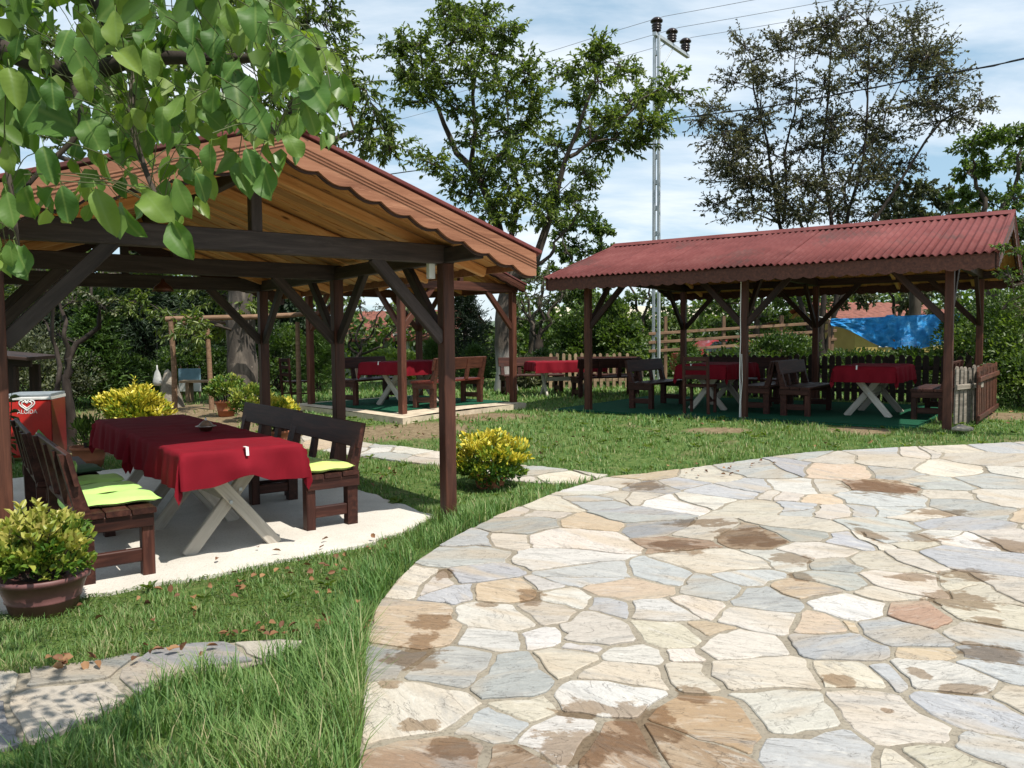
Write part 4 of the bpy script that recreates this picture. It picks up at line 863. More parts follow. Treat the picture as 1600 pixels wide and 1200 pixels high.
# ------------------------------------------------------------------ trees
def smooth_path(pts, n=9):
    P = np.array([tuple(p) for p in pts], float); m = len(P)
    if m == 2: t = np.linspace(0, 1, n)[:, None]; return P[0] * (1 - t) + P[1] * t
    ext = np.vstack([2 * P[0] - P[1], P, 2 * P[-1] - P[-2]]); out = []
    per = max(2, n // (m - 1))
    for i in range(1, m):
        a, b, c, d = ext[i - 1], ext[i], ext[i + 1], ext[i + 2]
        for k in range(per): t = k / per; out.append(0.5 * (2 * b + (c - a) * t + (2 * a - 5 * b + 4 * c - d) * t * t + (3 * b - a - 3 * c + d) * t ** 3))
    out.append(P[-1]); return np.array(out)
def tree(name, label, base, trunk, limbs, clusters, depth, leafm, barkm, LL=0.11, LW=0.045, twigs=9, per=11, r_trunk=0.2, group=None, droop=0.25, trunk_mat=None, tintc=0.5, dspread=0.9, cluster_scale=1.0):
    """base: ground point. trunk, limbs: lists of (photo x, photo y, metres nearer or farther) with radii; clusters: (x, y, dd, radius in photo px)"""
    rt = root(name, label, 'tree', tuple(base), 0, group); b = np.array(tuple(base))
    w = lambda p: np.array(tuple(D(p[0], p[1], depth + p[2]))) - b
    tp = smooth_path([(0, 0, -0.1)] + [w(p) for p in trunk[0]], 12); n = len(tp); rr = np.linspace(trunk[1], trunk[2], n); rr[0] *= 1.35; rr[1] *= 1.12
    tube('trunk', [(tp, rr * (1 + 0.06 * np.sin(np.arange(n) * 2.1)))], trunk_mat or barkm, rt, 12)
    nodes = [tp[n // 2:]]; rad = [rr[n // 2:]]
    for pts, r0, r1 in limbs:
        P = smooth_path([w(p) for p in pts], 12); P[1:-1] += rng.normal(0, 0.025, P[1:-1].shape); ww = np.sin(np.arange(len(P)) * 0.9 + rng.uniform(0, 6)) * np.sin(np.linspace(0, np.pi, len(P))); P[:, 0] += 0.10 * ww; P[:, 1] += 0.08 * ww[::-1]; q = np.linspace(r0, r1, len(P)); tube('limb', [(P, q)], barkm, rt, 8); nodes.append(P); rad.append(q)
    NP, NR = np.concatenate(nodes), np.concatenate(rad); paths, AP, AD = [], [], []
    for cx, cy, dd, r in clusters:
        c = w((cx, cy, dd)); rad_m = r * (depth + dd) / F * cluster_scale
        d = np.linalg.norm(NP - c, axis=1) + np.maximum(0, NP[:, 2] - c[2] + 0.1) * 1.2; k = int(np.argmin(d)); s = NP[k]
        mid = (s + c) / 2 + np.array([0, 0, 0.10 * np.linalg.norm(c - s)]) + rng.normal(0, 0.05, 3); B = smooth_path([s, mid, c], 8); r0 = min(NR[k] * 0.7, 0.012 + 0.012 * np.linalg.norm(c - s)); paths.append((B, np.linspace(r0, 0.008, len(B))))
        NP = np.vstack([NP, B[3:]]); NR = np.concatenate([NR, np.full(len(B) - 3, 0.016)])
        for _ in range(twigs):
            st = B[rng.integers(len(B) // 2, len(B))]; v = rdir(1)[0]; v[2] = v[2] * 0.8 + 0.12; e = c + v * rad_m * rng.uniform(0.55, 1.15) * np.array([1, dspread, 0.95])
            m = (st + e) / 2 + rng.normal(0, 0.06, 3) * rad_m; T = smooth_path([st, m, e], 6); paths.append((T, np.linspace(0.009, 0.003, len(T))))
            t = rng.uniform(0.25, 1.0, per); i = (t * (len(T) - 1)); i0 = np.minimum(i.astype(int), len(T) - 2); f = (i - i0)[:, None]; p = T[i0] * (1 - f) + T[i0 + 1] * f
            tv = nrm(T[-1] - T[0]); AP.append(p); AD.append(nrm(tv[None, :] * 0.6 + rng.normal(0, 0.6, (per, 3)) + np.array([0, 0, -droop])))
    tag(tube('twigs', paths, barkm, rt, 5), kind='stuff'); P, Dv = np.concatenate(AP), np.concatenate(AD); nl = len(P)
    N = nrm(rng.normal(0, 0.65, (nl, 3)) + np.array([0.1, -0.25, 0.75])); cl = np.sin(P[:, 0] * 2.3 + 1) * np.sin(P[:, 1] * 1.9) * np.sin(P[:, 2] * 2.7)
    leaves('foliage', P, Dv, N, LL * rng.uniform(0.65, 1.25, nl), LW * rng.uniform(0.75, 1.2, nl), leafm, rt, np.clip(tintc + 0.22 * cl + rng.normal(0, 0.2, nl), 0, 1)); return rt
def shift(l, dy=0, r=36, spread=1.2): return [(x, y + dy, random.uniform(-spread, spread), r * random.uniform(0.8, 1.2)) for x, y in l]

B1 = G(791, 611)
T1C = [(745, 50), (725, 45), (762, 22), (800, 56), (700, 25), (690, 20), (657, 67), (622, 78), (680, 94), (732, 101), (631, 112), (657, 157), (710, 169), (770, 180), (792, 139), (760, 130), (740, 210), (807, 210),
       (785, 240), (690, 130), (837, 187), (856, 225), (927, 90), (882, 116), (935, 131), (987, 120), (987, 157), (950, 180), (1017, 150), (1055, 139), (912, 210), (968, 210), (999, 232), (942, 247), (894, 161),
       (819, 259), (762, 270), (710, 285), (672, 255), (732, 307), (800, 300), (875, 300), (905, 322), (856, 337), (760, 330), (1030, 190), (920, 270), (830, 150), (860, 270), (940, 75), (775, 85), (820, 110), (715, 60), (645, 135), (1000, 190), (790, 340), (830, 320)]
tree('plum_tree', 'tall open plum tree with whitewashed trunk behind the middle pavilion', B1,
     ([(788, 560, 0), (786, 500, 0), (795, 440, 0), (800, 400, 0)], 0.23, 0.16),
     [([(800, 400, 0), (775, 350, 0.1), (735, 260, 0.3), (695, 190, 0.3), (660, 120, 0.4)], 0.13, 0.03), ([(735, 260, 0.3), (740, 170, 0.2), (748, 90, 0.2), (745, 40, 0.1)], 0.06, 0.02),
      ([(797, 430, 0), (835, 420, -0.2), (858, 320, -0.4), (890, 245, -0.5), (930, 130, -0.6)], 0.13, 0.03), ([(890, 245, -0.5), (950, 200, -0.7), (1010, 150, -0.8)], 0.05, 0.018), ([(800, 400, 0), (805, 320, 0.6), (800, 230, 0.9), (790, 130, 1.0)], 0.08, 0.02),
      ([(835, 420, -0.2), (870, 380, -0.3), (905, 330, -0.5)], 0.05, 0.015)],
     shift(T1C, 0, 41), B1.y, M['leaf_plum'], M['bark'], 0.125, 0.047, 24, 20, group='fruit trees around the lawn', trunk_mat=M['limewash'])
B2 = G(1285, 592)
T2C = [(1165, 70), (1215, 75), (1250, 50), (1290, 40), (1320, 30), (1355, 30), (1290, 85), (1340, 80), (1430, 40), (1400, 70), (1180, 130), (1230, 130), (1140, 125), (1285, 140), (1335, 130), (1375, 115), (1420, 100), (1450, 110),
       (1110, 165), (1090, 190), (1130, 190), (1160, 205), (1200, 180), (1250, 190), (1300, 190), (1345, 180), (1385, 170), (1470, 85), (1440, 160), (1490, 135), (1530, 160), (1110, 225), (1150, 240), (1200, 240), (1250, 235),
       (1300, 240), (1350, 230), (1400, 215), (1450, 200), (1500, 185), (1120, 285), (1160, 290), (1210, 290), (1260, 285), (1310, 290), (1360, 280), (1420, 260), (1130, 335), (1170, 335), (1220, 330), (1270, 330), (1320, 330),
       (1140, 260), (1180, 310), (1230, 270), (1290, 310), (1175, 215)]
T2X = []
while len(T2X) < 52:
    x, y = random.uniform(1080, 1510), random.uniform(20, 350)
    if in_poly(x, y, [(1110, 350), (1085, 200), (1150, 80), (1240, 35), (1320, 15), (1430, 25), (1475, 90), (1510, 150), (1450, 230), (1400, 300), (1350, 350)]): T2X.append((x, y))
tree('cherry_plum_tree', 'many-stemmed dark leaved tree rising behind the right pavilion roof', B2, ([(1283, 560, 0), (1280, 520, 0)], 0.2, 0.15),
     [([(1283, 560, 0), (1250, 480, 0.2), (1222, 350, 0.3), (1195, 220, 0.4), (1175, 100, 0.5)], 0.09, 0.02), ([(1282, 550, 0), (1290, 450, 0), (1297, 340, 0), (1290, 200, 0), (1300, 60, 0)], 0.10, 0.02),
      ([(1285, 560, 0), (1310, 450, -0.3), (1330, 330, -0.4), (1350, 200, -0.5), (1360, 60, -0.6)], 0.08, 0.018), ([(1300, 500, -0.2), (1350, 380, -0.5), (1400, 290, -0.6), (1470, 190, -0.8), (1530, 165, -0.9)], 0.07, 0.014),
      ([(1280, 560, 0), (1262, 440, 0.6), (1240, 330, 0.8), (1150, 230, 0.9), (1100, 180, 1.0)], 0.07, 0.014), ([(1297, 340, 0), (1350, 240, 0.3), (1420, 110, 0.4)], 0.045, 0.012), ([(1222, 350, 0.3), (1235, 200, 0.5), (1245, 70, 0.6)], 0.045, 0.012)],
     [(x, y, random.uniform(-1.2, 1.2), (37 if x < 1260 else 43) * random.uniform(0.85, 1.2)) for x, y in T2C + T2X], B2.y, M['leaf_purple'], M['bark_dark'], 0.105, 0.042, 22, 15, group='fruit trees around the lawn', droop=0.1)
B3 = G(378, 634)
T3C = [(480, 30), (520, 60), (540, 100), (500, 120), (460, 80), (430, 140), (480, 170), (530, 160), (570, 140), (590, 190), (610, 235), (560, 220), (510, 220), (450, 210), (400, 60), (350, 100), (300, 60), (250, 110), (180, 60), (120, 120),
       (60, 60), (330, 180), (260, 200), (180, 180), (90, 200), (380, 230), (20, 130), (380, 10), (240, 20), (440, -10), (520, 10), (170, 420), (240, 430), (300, 440), (345, 470), (130, 470), (270, 500), (350, 515), (430, 440), (60, 440), (20, 470), (210, 470), (300, 520), (410, 480),
       (100, -60), (250, -70), (380, -80), (160, 300), (60, 320), (260, 300), (-60, 250), (-80, 100), (-60, 400)]
tree('plane_tree', 'old tree with thick scarred trunk behind the near pavilion', B3, ([(380, 590, 0), (376, 520, 0), (378, 450, 0), (382, 400, 0)], 0.30, 0.24),
     [([(382, 400, 0), (340, 300, 0.1), (270, 190, 0.4), (180, 80, 0.6)], 0.15, 0.03), ([(384, 400, 0), (420, 260, -0.3), (460, 120, -0.6), (480, 20, -0.8)], 0.14, 0.03), ([(384, 390, 0), (450, 290, 0.3), (530, 210, 0.5), (600, 200, 0.6)], 0.11, 0.02),
      ([(380, 410, 0), (280, 340, 0.5), (150, 270, 0.7), (20, 220, 1.0)], 0.13, 0.03), ([(378, 450, 0), (320, 430, -0.6), (250, 420, -1.2), (160, 430, -1.5)], 0.08, 0.02), ([(382, 420, 0), (350, 200, 0.8), (330, 60, 1.0)], 0.10, 0.02)],
     shift(T3C, 0, 46, 1.6), B3.y, M['leaf_plum'], M['bark'], 0.12, 0.043, 20, 20, r_trunk=0.3, group='fruit trees around the lawn', trunk_mat=M['bark_old'], droop=0.5)
BL = G(110, 706)
tree('slender_tree', 'slender forked dark tree beside the red ice cream freezer', BL, ([(112, 660, 0), (106, 620, 0), (102, 585, 0)], 0.075, 0.05),
     [([(108, 650, 0), (88, 622, -0.1), (82, 570, -0.2), (85, 500, -0.2), (60, 420, -0.3)], 0.05, 0.015), ([(103, 590, 0), (125, 540, 0.1), (150, 480, 0.1), (150, 400, 0.2)], 0.05, 0.015), ([(103, 590, 0), (100, 500, 0), (110, 400, 0)], 0.04, 0.012)],
     shift([(40, 440), (80, 430), (150, 420), (110, 400), (60, 500), (120, 470), (160, 480), (20, 400), (90, 520)], 0, 42, 0.5), BL.y, M['leaf_olive'], M['bark_dark'], 0.07, 0.03, 8, 11)
BO = G(560, 632)
tree('olive_tree', 'grey multi-stemmed olive tree in front of the white house', Vector((-3.9, 19.5, float(hgt(-3.9, 19.5)))), ([(556, 570, 0), (560, 555, 0)], 0.08, 0.06),
     [([(560, 560, 0), (545, 530, 0), (530, 490, 0)], 0.04, 0.012), ([(560, 560, 0), (575, 520, 0.1), (600, 480, 0.1)], 0.04, 0.012), ([(560, 560, 0), (562, 510, 0), (565, 470, 0)], 0.04, 0.012), ([(560, 560, 0), (600, 535, 0), (630, 500, 0)], 0.035, 0.012)],
     shift([(530, 500), (560, 480), (600, 480), (540, 520), (580, 510), (620, 510), (570, 530), (600, 450), (550, 450), (520, 470), (635, 490)], 0, 26, 0.7), 19.5, M['leaf_olive'], M['bark_dark'], 0.07, 0.022, 9, 10)
BA = Vector((0.75, 22.5, float(hgt(0.75, 22.5))))
tree('olive_tree', 'pale olive tree with stubby grey trunk right of the plum tree', BA, ([(840, 560, 0), (842, 530, 0)], 0.17, 0.13),
     [([(842, 535, 0), (825, 500, 0), (815, 470, 0)], 0.06, 0.02), ([(842, 535, 0), (860, 490, 0), (880, 460, 0)], 0.06, 0.02), ([(842, 535, 0), (845, 480, 0), (850, 440, 0)], 0.05, 0.02)],
     shift([(815, 480), (835, 460), (860, 470), (880, 460), (850, 430), (825, 440), (870, 430), (890, 440), (805, 500), (845, 500)], 0, 24, 0.7), 22.5, M['leaf_olive'], M['bark'], 0.08, 0.026, 9, 10)
BR = Vector((11.2, 18.5, float(hgt(11.2, 18.5))))
tree('broadleaf_tree', 'green tree at the right edge with crown above the pavilion gable', BR, ([(1555, 500, 0), (1550, 420, 0), (1548, 380, 0)], 0.2, 0.13),
     [([(1548, 380, 0), (1530, 300, 0), (1520, 240, 0)], 0.08, 0.02), ([(1548, 380, 0), (1580, 300, 0), (1600, 220, 0)], 0.08, 0.02), ([(1550, 400, 0), (1620, 330, 0), (1680, 280, 0)], 0.08, 0.02)],
     shift([(1520, 230), (1550, 215), (1590, 210), (1630, 210), (1510, 270), (1550, 260), (1590, 255), (1630, 270), (1500, 310), (1540, 310), (1590, 310), (1640, 320), (1520, 350), (1570, 350), (1620, 370), (1560, 390), (1600, 400), (1690, 300), (1680, 240), (1530, 390), (1600, 440), (1640, 430)], 0, 33, 1.2),
     18.5, M['leaf_mid'], M['bark'], 0.11, 0.05, 22, 24, group='fruit trees around the lawn')
BX = Vector((12.1, 24.0, float(hgt(12.1, 24.0))))
tree('broadleaf_tree', 'low rounded green tree showing just above the middle of the right pavilion ridge', BX, ([(1430, 480, 0), (1430, 420, 0)], 0.2, 0.13),
     [([(1430, 420, 0), (1410, 350, 0), (1400, 310, 0)], 0.08, 0.02), ([(1430, 420, 0), (1470, 350, 0), (1490, 310, 0)], 0.08, 0.02)],
     shift([(1390, 320), (1420, 305), (1450, 300), (1480, 310), (1510, 330), (1400, 350), (1440, 340), (1480, 350), (1420, 380), (1470, 385), (1380, 350), (1530, 350)], 0, 34, 1.2), 24.0, M['leaf_olive'], M['bark'], 0.14, 0.07, 20, 24, group='fruit trees around the lawn')
BM = Vector((2.0, 24.5, float(hgt(2.0, 24.5))))
tree('broadleaf_tree', 'leafy green tree between the plum tree and the left end of the right pavilion roof', BM, ([(905, 540, 0), (905, 480, 0)], 0.16, 0.11),
     [([(905, 480, 0), (890, 420, 0), (880, 370, 0)], 0.07, 0.02), ([(905, 480, 0), (930, 410, 0), (945, 360, 0)], 0.07, 0.02)],
     shift([(870, 360), (895, 350), (920, 345), (945, 360), (880, 395), (910, 390), (940, 395), (865, 430), (900, 425), (935, 430), (960, 400), (920, 460), (880, 465), (950, 440)], 0, 27, 1.0), 24.5, M['leaf_hedge'], M['bark'], 0.13, 0.058, 20, 22, group='fruit trees around the lawn')

def filler(label, px, y, pts, leafm, r, LL=0.15, LW=0.065):
    b = Vector((( px - CX) / F * y, y, float(hgt((px - CX) / F * y, y))))
    tree('broadleaf_tree', label, b, ([(px, 560, 0), (px + 3, 500, 0)], 0.15, 0.1), [([(px + 3, 500, 0), (px - 15, 450, 0), (px - 25, 410, 0)], 0.06, 0.02), ([(px + 3, 500, 0), (px + 20, 450, 0), (px + 28, 410, 0)], 0.06, 0.02)],
         [(x, yy, random.uniform(-1, 1), r * random.uniform(0.85, 1.2)) for x, yy in pts], y, leafm, M['bark'], LL, LW, 16, 20, group='fruit trees around the lawn')
filler('mid green tree far behind the middle pavilion roof corner', 830, 29, [(800, 470), (820, 445), (845, 430), (870, 440), (890, 460), (815, 500), (850, 480), (880, 500), (835, 520), (865, 530), (800, 530)], M['leaf_mid'], 24)
filler('pale green tree far behind the left bay of the right pavilion', 1000, 31, [(960, 480), (985, 470), (1010, 465), (1035, 475), (970, 510), (1000, 500), (1030, 510), (1060, 490), (985, 530), (1020, 535), (1060, 520)], M['leaf_hedge'], 24)
filler('dark green tree far behind the middle bay of the right pavilion', 1180, 27, [(1110, 480), (1140, 470), (1170, 460), (1200, 455), (1230, 465), (1120, 510), (1160, 500), (1200, 495), (1240, 500), (1270, 470), (1180, 530), (1220, 530), (1140, 530), (1260, 520)], M['leaf_mid'], 26)
filler('olive green tree standing over the ochre house', 1400, 26.5, [(1330, 455), (1365, 450), (1400, 445), (1430, 450), (1460, 455), (1490, 465), (1420, 480), (1470, 490), (1500, 500), (1310, 470), (1350, 470)], M['leaf_olive'], 22)

# ------------------------------------------------------------------ shrubs, hedges, conifers
def shrub(name, label, base, rad, leafm, n, LL, LW, clumps=40, tintc=0.5, cat='shrub', stem=True, zmin=0.0, cr=0.3, group=None, flat=0.0, top_tint=0.0, stemmat=None, narrow=0.0, upward=0.3, shell=(0.35, 1.0), sprigs=0):
    rt = root(name, label, cat, tuple(base), 0, group); rx, ry, rz = rad
    C = rdir(clumps * 3); C = C[C[:, 2] > -0.75][:clumps]; C = C * rng.uniform(shell[0], shell[1], (len(C), 1)) ** 0.6
    if narrow: C[:, :2] *= (1 - narrow * np.clip((C[:, 2:3] + 0.6) / 1.6, 0, 1))
    k = rng.integers(0, len(C), n); off = rdir(n) * (rng.uniform(0.2, 1.0, (n, 1)) ** 0.5) * cr
    Q = C[k] + off * np.array([1, 1, 0.8]); P = Q * np.array([rx, ry, rz]) + np.array([0, 0, rz * 0.95 + zmin]); P[:, 2] = np.maximum(P[:, 2], 0.02)
    Dv = nrm(nrm(Q) * 0.5 + off * 1.2 + rng.normal(0, 0.4, (n, 3)) + np.array([0, 0, upward])); N = nrm(rng.normal(0, 0.6, (n, 3)) + np.array([0.1, -0.3, 0.7]))
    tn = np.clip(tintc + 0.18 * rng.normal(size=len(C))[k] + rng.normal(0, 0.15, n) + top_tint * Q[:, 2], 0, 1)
    pa = []
    for _ in range(sprigs):
        v = rdir(1)[0]; v[2] = abs(v[2]) * 0.9 + 0.15; v /= np.linalg.norm(v); s = v * np.array([rx, ry, rz]) * 0.75 + np.array([0, 0, rz * 0.95 + zmin]); e = s + (v * 0.5 + np.array([0, 0, 0.6]) + rng.normal(0, 0.15, 3)) * rz * rng.uniform(0.35, 0.75)
        T = smooth_path([s, (s + e) / 2 + rng.normal(0, 0.01, 3), e], 6); pa.append((T, np.linspace(0.004, 0.0015, len(T)))); m = 14; t = np.linspace(0.15, 1.0, m); p = s + (e - s) * t[:, None]; an = np.arange(m) * 2.2
        P = np.vstack([P, p]); Dv = np.vstack([Dv, nrm(np.stack([np.cos(an), np.sin(an), 0.3 + t], 1))]); N = np.vstack([N, nrm(rng.normal(0, 0.4, (m, 3)) + np.array([0, -0.3, 0.7]))]); tn = np.concatenate([tn, np.clip(tintc + 0.25 + rng.normal(0, 0.15, m), 0, 1)])
    if pa: tag(tube('shoots', pa, M['bark'], rt, 4), kind='stuff')
    n = len(P); leaves('foliage', P, Dv, N, LL * rng.uniform(0.55, 1.3, n), LW * rng.uniform(0.7, 1.25, n), leafm, rt, tn)
    if stem:
        pa = []
        for c in C[: min(len(C), 14)]: e = c * np.array([rx, ry, rz]) + np.array([0, 0, rz * 0.95 + zmin]); pa.append((smooth_path([(c[0] * 0.05, c[1] * 0.05, -0.02), e * np.array([0.4, 0.4, 0.55]), e], 6), np.linspace(0.02, 0.005, 7)[:7] if False else np.linspace(0.012 + 0.01 * rz, 0.004, len(smooth_path([(0, 0, 0), e * 0.5, e], 6)))))
        tag(tube('stems', pa, stemmat or M['bark_dark'], rt, 5), kind='stuff')
    return rt
def gb(px, y): x = (px - CX) / F * y; return (x, y, float(hgt(x, y)))
def conifer(label, px, y, h, r, mat, n=5000, skirt=0.1, LL=0.16, LW=0.02, tint=0.5, lift=0.3):
    b = gb(px, y); rt = root('conifer', label, 'tree', b, 0, 'conifers at the back of the garden'); tube('trunk', [(np.array([(0, 0, -0.1), (0, 0, h * 0.5), (0, 0, h * 0.97)]), [0.05 + 0.02 * h, 0.04 + 0.01 * h, 0.01])], M['bark_dark'], rt, 7)
    nb = int(26 + 12 * h); AP, AD, pa = [], [], []
    for i in range(nb):
        z = h * (skirt + (1 - skirt) * (i / nb) ** 0.9) ; rr = r * (1 - (z / h) ** 1.2) * rng.uniform(0.65, 1.1) + 0.06; a = i * 2.4 + rng.uniform(-0.4, 0.4); e = np.array([math.cos(a) * rr, math.sin(a) * rr, z + rr * lift * rng.uniform(0.2, 1.1)]); s = np.array([0, 0, z])
        pa.append((np.array([s, (s + e) / 2, e]), [0.014, 0.009, 0.004])); m = n // nb; t = rng.uniform(0.15, 1.0, m)[:, None]; AP.append(s + (e - s) * t + rng.normal(0, 0.05 + 0.06 * rr, (m, 3))); AD.append(nrm((e - s) / (rr + 0.05) * 0.7 + rng.normal(0, 0.5, (m, 3)) + np.array([0, 0, 0.15])))
    tag(tube('branches', pa, M['bark_dark'], rt, 4), kind='stuff'); P, Dv = np.concatenate(AP), np.concatenate(AD); nl = len(P)
    leaves('foliage', P, Dv, rdir(nl) + np.array([0, -0.2, 0.4]), LL * rng.uniform(0.6, 1.3, nl), LW, mat, rt, np.clip(tint + rng.normal(0, 0.22, nl), 0, 1)); return rt
conifer('bright green conifer standing behind the yellow bush at left', 150, 15.5, 2.1, 0.85, M['leaf_pine'], 7000, LL=0.15, LW=0.03)
conifer('dark tall conifer at left behind the log pergola', 225, 21, 3.8, 1.5, M['leaf_dark'], 9000, LL=0.18, LW=0.04)
conifer('dark conifer behind the old thick trunk', 335, 22, 3.6, 1.5, M['leaf_dark'], 9000, LL=0.18, LW=0.04, tint=0.7)
conifer('dark conifer at the far left behind the red freezer', 60, 19, 3.6, 1.5, M['leaf_dark'], 8000, LL=0.18, LW=0.04)
conifer('round bright pine sapling left of the middle pavilion', 497, 19, 1.5, 0.62, M['leaf_pine'], 6000, LL=0.13, LW=0.014, lift=0.7)
conifer('dark spreading spruce right of the white house', 728, 22, 2.7, 1.15, M['leaf_dark'], 7000, LL=0.15, LW=0.02, tint=0.4)
conifer('feathery green sapling behind the middle pavilion bench', 678, 20.5, 1.15, 0.55, M['leaf_pine'], 4500, LL=0.12, LW=0.012, lift=0.8)
conifer('feathery green sapling just left of the whitewashed trunk', 742, 20, 1.0, 0.5, M['leaf_pine'], 4000, LL=0.12, LW=0.012, tint=0.35, lift=0.8)
conifer('small bright conifer behind the left bay of the right pavilion', 1078, 20.5, 0.95, 0.5, M['leaf_pine'], 4000, LL=0.11, LW=0.016, tint=0.75, lift=0.7)
G_H = 'shrubs along the garden boundary'
def hedge(label, px, y, w, h, mat, n, LL, LW, d=0.8, tint=0.5, clumps=60, name='shrub'):
    return shrub(name, label, gb(px, y), (w / 2, d, h / 2), mat, n, LL, LW, clumps, tint, group=G_H, cr=0.28)
hedge('tall ivy-clad hedge shrub right of the picket fence', 962, 21, 1.35, 2.3, M['leaf_hedge'], 6500, 0.10, 0.07)
hedge('ivy-clad hedge shrub behind the left post of the right pavilion', 915, 21.5, 1.8, 2.1, M['leaf_hedge'], 6000, 0.10, 0.07, tint=0.42)
hedge('dark low shrub beneath the whitewashed trunk', 850, 20.8, 1.5, 0.9, M['leaf_hedge'], 3500, 0.08, 0.05, tint=0.3)
hedge('dark shrub behind the chair in the right pavilion', 1130, 19.5, 2.0, 0.95, M['leaf_hedge'], 5000, 0.08, 0.05, tint=0.25)
hedge('dark shrub around the stems of the many-stemmed tree', 1220, 20, 2.2, 1.3, M['leaf_hedge'], 5500, 0.08, 0.05, tint=0.3)
hedge('dense green shrub under the left part of the blue tarpaulin', 1345, 19.0, 1.9, 0.95, M['leaf_hedge'], 5500, 0.08, 0.05, tint=0.42)
hedge('brownish green shrub under the right part of the blue tarpaulin', 1440, 18.6, 1.9, 0.95, M['leaf_mid'], 5000, 0.08, 0.05, tint=0.35)
hedge('tall green shrub between the blue tarpaulin and the right pavilion back post', 1530, 18.0, 1.7, 2.0, M['leaf_mid'], 6000, 0.09, 0.05, tint=0.35)
hedge('lush green shrub at the right edge behind the pavilion', 1605, 14.2, 2.0, 2.1, M['leaf_mid'], 9000, 0.085, 0.045, d=1.2, tint=0.42)
hedge('low dark green shrub at the right edge beside the short picket panel', 1600, 13.4, 1.4, 0.9, M['leaf_hedge'], 4500, 0.06, 0.04, tint=0.35)
hedge('yellow green vine shrub against the white house', 615, 23, 1.6, 1.0, M['leaf_mid'], 4000, 0.10, 0.07, tint=0.8)
hedge('grey green agave-like shrub right of the whitewashed trunk', 820, 20.5, 0.8, 0.7, M['leaf_olive'], 1500, 0.22, 0.03, tint=0.8)
hedge('dark green shrub behind the left bench of the middle pavilion', 440, 19.5, 2.2, 1.6, M['leaf_mid'], 6000, 0.09, 0.05, tint=0.3)
hedge('dark shrub left of the old trunk behind the log pergola', 290, 19, 2.0, 1.2, M['leaf_mid'], 5500, 0.09, 0.05, tint=0.2)
hedge('shaded shrub behind the red freezer', 40, 14.5, 2.2, 1.6, M['leaf_olive'], 6000, 0.08, 0.035, tint=0.4)
hedge('loose shrub with fallen fronds left of the bright conifer', 105, 16, 1.4, 1.1, M['leaf_mid'], 3500, 0.09, 0.04, tint=0.4)
hedge('shaded shrub right of the bright conifer', 215, 16.5, 1.0, 0.9, M['leaf_mid'], 3000, 0.09, 0.04, tint=0.25)
# the wood beyond: reads as one mass
def wood_mass(name, n, xr, yr, hfun, LL, LW, mat, tint):
    P = np.stack([rng.uniform(*xr, n), rng.uniform(*yr, n), np.zeros(n)], 1); top = hfun(P[:, 0]) * (0.8 + 0.2 * np.sin(P[:, 0] * 1.7 + 0.6 * P[:, 1])) ; P[:, 2] = hgt(P[:, 0], P[:, 1]) + top * rng.uniform(0, 1, n) ** 0.7
    cl = np.sin(P[:, 0] * 2.1) * np.sin(P[:, 2] * 2.3 + P[:, 0]) * np.sin(P[:, 1] * 1.3)
    o = leaves(name, P, rdir(n) + np.array([0, -0.2, -0.1]), rdir(n) * 0.7 + np.array([0, -0.4, 0.7]), LL * rng.uniform(0.6, 1.3, n), LW, mat, None, np.clip(tint + 0.3 * cl + rng.normal(0, 0.15, n), 0, 1)); return o
wood_mass('distant_wood', 45000, (-34, 36), (33, 38), lambda x: 3.6 + np.where(x < -7, 3.2, 0) + np.where(x > 9, 1.8, 0) + 0.8 * np.sin(x * 0.9) + 0.5 * np.sin(x * 2.3), 0.30, 0.17, M['leaf_mid'], 0.45)
wood_mass('shaded_thicket', 42000, (-17, -6.3), (23.5, 26.5), lambda x: 4.0 + 0.8 * np.sin(x * 1.3), 0.20, 0.11, M['leaf_dark'], 0.55)

# potted and golden bushes
def pot(name, rt, r0, r1, h, mat, z=0):
    p = lathe(name, [(r0, z), (r0 + (r1 - r0) * 0.35, z + h * 0.35), (r0 + (r1 - r0) * 0.38 + 0.006, z + h * 0.37), (r0 + (r1 - r0) * 0.41, z + h * 0.40), (r1, z + h * 0.84), (r1 + 0.014, z + h * 0.85), (r1 + 0.02, z + h), (r1 + 0.004, z + h), (r1 - 0.012, z + h * 0.9)], 30, mat, rt)
    lathe('potting_soil', [(r1 - 0.016, z + h * 0.86), (r1 * 0.5, z + h * 0.9), (0, z + h * 0.92)], 20, M['soil'], rt); return p
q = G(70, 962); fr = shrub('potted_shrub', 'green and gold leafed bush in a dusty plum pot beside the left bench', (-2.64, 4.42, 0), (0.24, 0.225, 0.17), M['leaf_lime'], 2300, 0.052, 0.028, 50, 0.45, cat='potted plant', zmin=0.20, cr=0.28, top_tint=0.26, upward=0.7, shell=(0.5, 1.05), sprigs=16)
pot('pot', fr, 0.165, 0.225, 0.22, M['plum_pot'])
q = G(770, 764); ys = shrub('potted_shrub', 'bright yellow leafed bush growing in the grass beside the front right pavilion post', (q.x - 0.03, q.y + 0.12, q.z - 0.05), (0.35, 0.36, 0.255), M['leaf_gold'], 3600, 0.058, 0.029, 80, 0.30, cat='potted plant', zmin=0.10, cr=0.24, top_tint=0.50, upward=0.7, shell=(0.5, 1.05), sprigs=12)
pot('pot', ys, 0.12, 0.16, 0.16, M['clay'])
shrub('golden_shrub', 'large yellow green bush on the ground left of the log pergola', gb(208, 12.0), (0.50, 0.45, 0.37), M['leaf_gold'], 3800, 0.085, 0.035, 70, 0.42, cr=0.25, top_tint=0.28, upward=0.6, sprigs=6)
